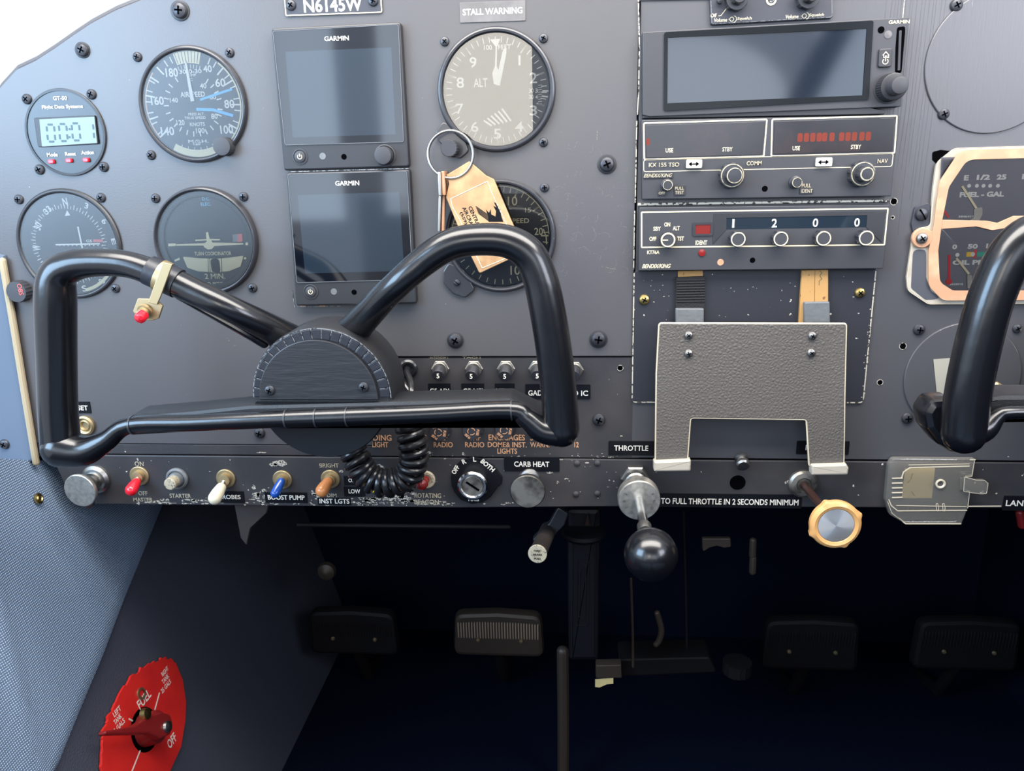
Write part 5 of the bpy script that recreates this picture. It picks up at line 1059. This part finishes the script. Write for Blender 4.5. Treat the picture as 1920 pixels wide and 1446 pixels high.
for k, (u, v) in enumerate([(826, 803), (887, 801), (947, 799), (1010, 800)]):
    lab = ['fuse cap above the LF RADIO lettering', 'fuse cap above the VHF RADIO lettering', 'fuse cap above the ENG GAGES lettering', 'fuse cap above STALL WARN behind the yoke bar'][k]
    p = U(u, v, 0); t = thing('fuse_cap', lab, 'fuse', p, 'round fuse caps')
    b = MB(); b.lathe([(8, 0), (8, 1.5), (7.4, 2), (7, 2), (6.8, 9), (6.2, 10)], p, seg=36); part('cap', b, 'bezel_black', t)
    b = MB()
    for j in range(3):
        a = math.radians(90 + 120 * j + 20); b.text('FUSE', p.x + 4.6 * math.cos(a), p.y + 4.6 * math.sin(a), 10.15, 1.9, 4.6, rot=a - math.pi / 2, bold=.03)
    for j in range(3): b.line([(p.x + 2.6 * math.cos(a), p.y + 2.6 * math.sin(a)) for a in [math.radians(10 + 120 * j + 12 * i) for i in range(8)]], .45, 10.02)
    part('lettering', b, 'orange_letter', t)
# clear plastic holder at right
t = thing('clear_card_holder', 'clear plastic card holder with yellowed paper', 'card holder', U(1740, 920, 4))
ZC = 6
o_ = rpoly(pxp([(1674, 860), (1828, 861), (1823, 893), (1809, 893), (1811, 919), (1818, 921), (1814, 956), (1803, 984), (1700, 984), (1668, 966), (1660, 938), (1666, 872)], ZC), [3, 0, 0, 0, 0, 0, 0, 0, 4, 4, 3, 3], 4)
b = MB(); b.prism(o_, 1.8, ZC, .8); part('clear_plate', b, 'clear_plastic', t)
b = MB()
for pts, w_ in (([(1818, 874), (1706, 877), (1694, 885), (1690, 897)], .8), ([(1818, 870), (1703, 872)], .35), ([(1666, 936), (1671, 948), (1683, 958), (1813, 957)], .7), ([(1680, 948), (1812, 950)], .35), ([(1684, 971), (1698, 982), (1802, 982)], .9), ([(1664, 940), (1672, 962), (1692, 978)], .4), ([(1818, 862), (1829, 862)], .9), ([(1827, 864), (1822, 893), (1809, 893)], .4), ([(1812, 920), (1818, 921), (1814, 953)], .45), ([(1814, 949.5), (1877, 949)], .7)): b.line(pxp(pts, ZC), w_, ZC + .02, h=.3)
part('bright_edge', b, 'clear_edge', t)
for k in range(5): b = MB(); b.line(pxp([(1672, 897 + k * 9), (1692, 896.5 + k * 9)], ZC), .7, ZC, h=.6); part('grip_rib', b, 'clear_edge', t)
b = MB(); b.prism(pxp([(1697, 879), (1753, 878), (1747, 934), (1690, 934)], 2), 1.9, 2.2); part('paper', b, 'paper_yellow', t)
b = MB(); b.line(pxp([(1711, 888), (1708, 898), (1702, 906)], 6.2), .5, ZC + .02); b.line(pxp([(1709, 921), (1715, 930)], 6.2), .5, ZC + .02); part('ink_mark', b, 'paper_dark', t)
b = MB(); p = U(1763, 907, ZC); b.lathe([(3.4, 0), (3.4, 1), (2.6, 1.2), (1.9, .3)], p, seg=28, cap=False); part('post_ring', b, 'clear_edge', t)
b = MB(); b.prism(rpoly(pxp([(1800, 895), (1806, 895), (1806, 918), (1799, 919)], ZC), .3, 2), ZC, ZC + .8, .2); b.prism(rpoly(pxp([(1808, 894), (1830, 900), (1845, 900), (1852, 906), (1849, 925), (1840, 926), (1825, 924), (1806, 921)], ZC + 2), .6, 2), ZC, ZC + 2.6, .5); part('clip_tongue', b, 'clear_plastic', t)
b = MB(); b.line(rpoly(pxp([(1808, 894), (1830, 900), (1845, 900), (1852, 906), (1849, 925), (1840, 926), (1825, 924), (1806, 921)], ZC + 2), .6, 2), .35, ZC + 2.5, closed=True); part('clip_edge', b, 'clear_edge', t)
b = MB()
for u in (1757, 1769): b.line(rpoly(pxp([(u - 2, 945), (u + 1, 944), (u + 3, 952), (u + 2, 959), (u - 1, 957)], ZC), .3, 2), .35, ZC, closed=True, h=.3)
part('moulded_numbers', b, 'clear_edge', t)
# ================================================================ under the panel
t = thing('parking_brake_handle', 'park brake handle with round white marked end', 'brake handle', U(1030, 1000, -10))
b = MB(); q = [U(u, v, -20) for u, v in [(1046, 955), (1066, 968), (1058, 990), (1018, 1030), (996, 1018), (1030, 985)]]; b.prism(rpoly([p[:2] for p in q], 2, 3), -30, -24, 1); part('lever_arm', b, 'deep_black' if False else 'black_plastic', t)
p = U(1008, 1038, 20); b = MB(); b.lathe([(6.4, -52), (6.4, -2), (7, 0)], p, seg=32, axis=(-.12, .1, 1)); part('grip', b, 'flap_brown', t)
b = MB(); b.lathe([(7, 0), (7, 1), (6.6, 1.3)], p, seg=36, axis=(-.12, .1, 1)); part('end_disc', b, 'worn_cream', t)
b = MB()
for k, s_ in enumerate(('PARK', 'BRAKE', 'PULL')): b.text(s_, p.x, p.y + 3.2 - 3.2 * k, p.z + 2.1, 1.7, 6.6 if k == 1 else 5.2, bold=.03)
part('lettering', b, 'deep_black', t)
b = MB(); q = [U(u, v, -6) for u, v in [(440, 945), (505, 945), (500, 962), (470, 990), (463, 1022), (452, 1008)]]; b.prism([p[:2] for p in q], -8, -5, .6); solo('hanging_flap', b, 'flap_brown', 'small brown flap hanging under the switch strip', 'flap', q[0])
b = MB(); b.tube([U(560, 984, -60), U(955, 988, -60)], 1.9, 12); solo('cross_tube', b, 'pedal_dark', 'thin horizontal tube behind the lower strip', 'tube', U(755, 985, -60))
t = thing('trim_column', 'black moulded plastic column below the panel centre', 'column', U(1093, 1100, -50))
b = MB(); q = [U(u, v, -60) for u, v in [(1063, 955), (1127, 955), (1122, 1240), (1066, 1240)]]; b.prism(rpoly([p[:2] for p in q], 4, 4), -110, -60, 4); part('body', b, 'column_black', t)
b = MB()
for w_, v0, v1 in ((11, 1052, 1175), (5.5, 1068, 1160)): q = [U(u, v, -58) for u, v in [(1093 - w_, v0), (1093 + w_, v0), (1091 + w_, v1), (1091 - w_, v1)]]; b.line(rpoly([p[:2] for p in q], 3, 5), .7, -60.2, closed=True, h=.9)
for u in (1073, 1113): b.line([U(u, 1020, -60)[:2], U(u - 1, 1225, -60)[:2]], .7, -60.2, h=.9)
part('raised_rib', b, 'pedal_dark', t)
b = MB(); q = U(1094, 1000, -55); b.lathe([(16, -3), (18, 0), (17.5, 3), (15, 4)], q, axis=(0, 1, 0), seg=40); part('collar', b, 'column_black', t)
b = MB(); b.prism(pxp([(1097, 985), (1102, 962), (1105, 985)], -54), -56, -54); part('orange_tag', b, 'brown_rod', t)
def pedal(label, pts, lit=False):  # lit swaps in lighter materials, so the light is painted on
    q = [U(u, v, -250) for u, v in pts]; c_ = sum(q, Vector()) / 4; x0, x1 = (q[0].x + q[3].x) / 2, (q[1].x + q[2].x) / 2; y1, y0 = q[0].y, q[2].y; w_ = x1 - x0; h_ = y1 - y0
    t = thing('rudder_pedal', label, 'pedal', (c_.x, y0, -250), 'rudder pedals')
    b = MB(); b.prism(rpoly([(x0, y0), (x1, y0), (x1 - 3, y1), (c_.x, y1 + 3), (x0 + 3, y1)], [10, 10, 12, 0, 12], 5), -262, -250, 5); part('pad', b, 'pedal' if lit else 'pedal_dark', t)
    n = 30
    for k in range(n):
        x = x0 + 7 + (w_ - 14) * k / (n - 1); b = MB(); b.tube([(x, y0 + h_ * .45, -250.5), (x, y0 + h_ * .75, -249.6), (x, y1 - 3 - 5 * abs(2 * k / (n - 1) - 1) ** 3, -252)], .8, 6); part('grip_rib', b, 'pedal_rib_lit' if lit else 'pedal_dark', t)
    b = MB(); b.tube([(c_.x, y0 + 6, -262), (c_.x, y0 - 60, -300), (c_.x, y0 - 90, -400)], 7, 12); part('pedal_arm', b, 'pedal_dark', t)
    for s_ in (-.22, .25): b = MB(); b.lathe([(2.6, 0), (2, 1.6), (.01, 2)], (c_.x + s_ * w_, y0 + h_ * .4, -249.8), seg=14); part('rivet', b, 'brass_dull', t)
pedal('rudder pedal with light catching its ribbed top left of the column', [(850, 1152), (1018, 1154), (1022, 1235), (847, 1228)], True)
pedal('dark rudder pedal at far left in the footwell', [(580, 1148), (745, 1152), (744, 1232), (574, 1228)])
pedal('dark rudder pedal right of the throttle in the footwell', [(1430, 1165), (1612, 1168), (1616, 1262), (1428, 1258)])
pedal('dark rudder pedal at the far right of the footwell', [(1714, 1166), (1912, 1168), (1920, 1262), (1716, 1262)])
for lab, pts, r_, m_ in (('thin control cable right of the throttle ball', [(1282, 960), (1286, 1100), (1288, 1215)], 1.1, 'pedal_dark'), ('thin control rod left of the throttle ball', [(1183, 1085), (1186, 1180), (1187, 1250)], 1.3, 'pedal'), ('curved lever below the throttle ball', [(1232, 1150), (1240, 1180), (1236, 1200), (1230, 1208)], 3, 'pedal'), ('tan floor tube left of the trim column', [(1055, 1222), (1056, 1330), (1056, 1460)], 6, 'pedal')):
    b = MB(); b.tube(smooth_path([U(u, v, -130) for u, v in pts], 6), r_, 10); solo('control_rod', b, m_, lab, 'rod', U(*pts[0], -130))
b = MB(); q = [U(u, v, -140) for u, v in [(1160, 1236), (1330, 1232), (1345, 1262), (1165, 1270)]]; b.prism(rpoly([p[:2] for p in q], 3, 3), -170, -140, 2); solo('floor_bracket', b, 'pedal_dark', 'dark floor bracket behind the throttle ball', 'bracket', q[0])
t = thing('bracket_tag', 'small metal block with torn white paper tag on the floor tunnel', 'tag', U(1150, 1260, -125))
b = MB(); b.prism(rpoly(pxp([(1117, 1248), (1165, 1247), (1166, 1272), (1117, 1272)], -125), 1, 2), -135, -125, 1); part('metal_block', b, 'pedal', t)
b = MB(); b.prism(pxp([(1116, 1276), (1150, 1274), (1150, 1283), (1138, 1284), (1124, 1290), (1116, 1289)], -124), -126, -124.5); part('paper_tag', b, 'paper_yellow', t)
b = MB(); b.prism(rpoly(pxp([(1317, 1010), (1370, 1010), (1371, 1026), (1358, 1028), (1344, 1024), (1330, 1028), (1318, 1036)], -80), 1.2, 3), -84, -80, .8); solo('notched_plate', b, 'pedal', 'small notched plate far below the chrome stud', 'plate', U(1343, 1018, -80))
for v0, v1, lab in ((1014, 1042, 'upper small metal strip right of the notched plate'), (1046, 1072, 'lower small metal strip right of the notched plate')): b = MB(); b.tube([U(1412, v0, -90), U(1411, v1, -90)], 3, 10); solo('metal_strip', b, 'pedal', lab, 'strip', U(1412, v0, -90))
b = MB(); q = U(1382, 1250, -140); b.lathe([(14, -6), (14, 6)], q, axis=(0, 1, 0), seg=32, knurl=(-6, 6, .06, 4, 1)); solo('knurled_roller', b, 'pedal_dark', 'dark knurled trim wheel low in the footwell', 'wheel', q)
b = MB(); b.tube([U(1912, 962, -30), U(1916, 985, -30)], 3, 10); solo('red_lead', b, 'dark_red', 'short red lead under the right end of the strip', 'wire', U(1912, 962, -30))
b = MB(); b.lathe([(10, -3), (9, 2), (4, 5), (.01, 6)], U(612, 1072, -200), seg=24); solo('round_fitting', b, 'pedal', 'dim round fitting above the far left pedal', 'fitting', U(612, 1072, -200))
# ================================================================ left side wall: upholstery and fuel selector
WN = Vector((.963, .2697, 0)).normalized(); WP = Vector((-420, -240, 0))
E1 = Vector((0, 0, -1)); E2 = WN.cross(E1).normalized(); 
if E2.y < 0: E2 = -E2
def wq(u, v, h=0):
    p = UP(u, v, WP + WN * h, WN); d = p - WP; return (d.dot(E1), d.dot(E2))
WT = Matrix(((E1.x, E2.x, WN.x, WP.x), (E1.y, E2.y, WN.y, WP.y), (E1.z, E2.z, WN.z, WP.z), (0, 0, 0, 1)))
b = MB(); b.T = WT
left = [(-330, 840), (-330, 980), (-330, 1120), (-330, 1260), (-330, 1420), (-330, 1620)]
right = [(335, 880), (308, 948), (262, 1062), (205, 1200), (160, 1318), (48, 1600)]
M_, N2 = 40, 40; vs = []
for j in range(N2 + 1):
    f = j / N2 * (len(left) - 1); i = min(int(f), len(left) - 2); g = f - i
    lu, lv = [left[i][k] * (1 - g) + left[i + 1][k] * g for k in (0, 1)]; ru, rv = [right[i][k] * (1 - g) + right[i + 1][k] * g for k in (0, 1)]
    for k in range(M_ + 1):
        u, v = lu + (ru - lu) * k / M_, lv + (rv - lv) * k / M_; x, y = wq(u, v, 6)
        d = abs((v - 1195) * .28 - (u - 0)) / 8; h = 6 + 2.2 * math.exp(-((u - (v - 1160) * .235) / 16) ** 2) + 2 * math.exp(-((u - 120 - (v - 900) * .25) / 46) ** 2) - (2.5 if k == M_ else 0)
        vs.append((x, y, h))
fs = [(j * (M_ + 1) + k, (j + 1) * (M_ + 1) + k, (j + 1) * (M_ + 1) + k + 1, j * (M_ + 1) + k + 1) for j in range(N2) for k in range(M_)]
b.add(vs, fs)
rim = [j * (M_ + 1) + M_ for j in range(N2 + 1)]; base = len(vs); b.add([(vs[i][0], vs[i][1], 0) for i in rim], []); b.f += [(rim[j], rim[j + 1], base + j + 1, base + j) for j in range(N2)]; b.m += [0] * N2
solo('upholstery_panel', b, 'fabric_blue', 'blue woven fabric side panel at lower left', 'upholstery', WT @ Vector((*wq(150, 1100), 0)), sharp=60)
b = MB(); b.T = WT; x, y = wq(72, 935, 8.4); b.lathe([(4.2, 8), (4.2, 9.4), (3, 9.8), (2.2, 9.2), (1.6, 9.8), (.01, 10)], (x, y, 0), seg=28); solo('trim_snap', b, 'brass', 'brass snap on the blue fabric at the left border', 'snap fastener', WT @ Vector((x, y, 8)))
cen = wq(262, 1372, 4); S = thing('fuel_selector', 'red fuel selector plate with lever and white lettering', 'fuel selector', WT @ Vector((*cen, 4)))
ol = [(312, 1232), (330, 1243), (343, 1275), (349, 1315), (348, 1350), (340, 1400), (322, 1440), (300, 1485), (262, 1530), (225, 1540), (200, 1500), (189, 1446), (191, 1405), (194, 1370), (203, 1345), (222, 1308), (247, 1270), (275, 1245), (300, 1236)]
random.seed(4); q = [wq(u, v, 4) for u, v in ol]; q2 = []
for i in range(len(q)):
    a_, c_ = Vector(q[i]), Vector(q[(i + 1) % len(q)]); n_ = 6
    for k in range(n_):
        p_ = a_.lerp(c_, k / n_)
        if i >= 10 or i == 0: p_ += Vector((random.uniform(-1.6, 1.6), random.uniform(-1.6, 1.6)))
        q2.append(tuple(p_))
b = MB(); b.T = WT; b.prism(q2, 2, 4, .2); part('plate', b, 'selector_red', S)
def wtxt(b, s_, u, v, h_, w_=None, z_=4.15): x, y = wq(u, v, 4); b.text(s_, x, y, z_, h_, w_, bold=.02)
b = MB(); b.T = WT
wtxt(b, 'FUEL', 270, 1311, 8, 19)
for k, s_ in enumerate(('RIGHT', 'TANK', '25 GALS')): wtxt(b, s_, 309 + 1 * k, 1259 + k * 14, 4.2, 11 if k < 2 else 16)
for k, s_ in enumerate(('LEFT', 'TANK', '25 GALS')): wtxt(b, s_, 219 + 1.5 * k, 1334 + k * 14.5, 4.2, 10 if k < 2 else 17)
wtxt(b, 'OFF', 322, 1389, 8, 13)
for pts in ([(299, 1299), (290, 1332)], [(241, 1348), (258, 1357)], [(265, 1402), (246, 1450)]): b.line([wq(u, v, 4) for u, v in pts], 1.3, 4.02)
part('lettering', b, 'white_paint', S)
b = MB(); b.T = WT; x, y = wq(264, 1301, 4); b.lathe([(5, 4), (5, 5.2), (3.2, 5.2)], (x, y, 0), seg=24, cap=False); part('stop_hole', b, 'brass_dull', S)
b = MB(); b.T = WT; x, y = wq(272, 1368, 4); b.lathe([(18, 4), (17, 4.15)], (x, y, 0), seg=32); part('pivot_hole', b, 'hole_black', S)
b = MB(); b.T = WT; b.lathe([(14, 4), (13, 16), (10, 20)], (x, y, 0), seg=28); part('pivot', b, 'dark_red', S)
x1, y1 = wq(313, 1362, 24)
b = MB(); b.T = WT; q = [wq(u, v, 24) for u, v in [(196, 1371), (250, 1362), (275, 1345), (302, 1336), (318, 1340), (323, 1358), (318, 1378), (300, 1386), (278, 1376), (196, 1378)]]; b.prism(rpoly(q, 4, 4), 19, 25, 1.4); part('handle', b, 'dark_red', S)
b = MB(); b.T = WT; x, y = wq(313, 1363, 25); b.lathe([(5, 25), (4.4, 27), (2, 28), (.01, 28.2)], (x, y, 0), seg=24); part('screw', b, 'steel', S)
b = MB(); b.T = WT; x, y = wq(273, 1339, 24); b.lathe([(5, 22), (4.4, 26), (.01, 27)], (x, y, 0), seg=20); part('stop_pin', b, 'brass', S)
for o in bpy.data.objects:
    if '_a' in o: del o['_a']
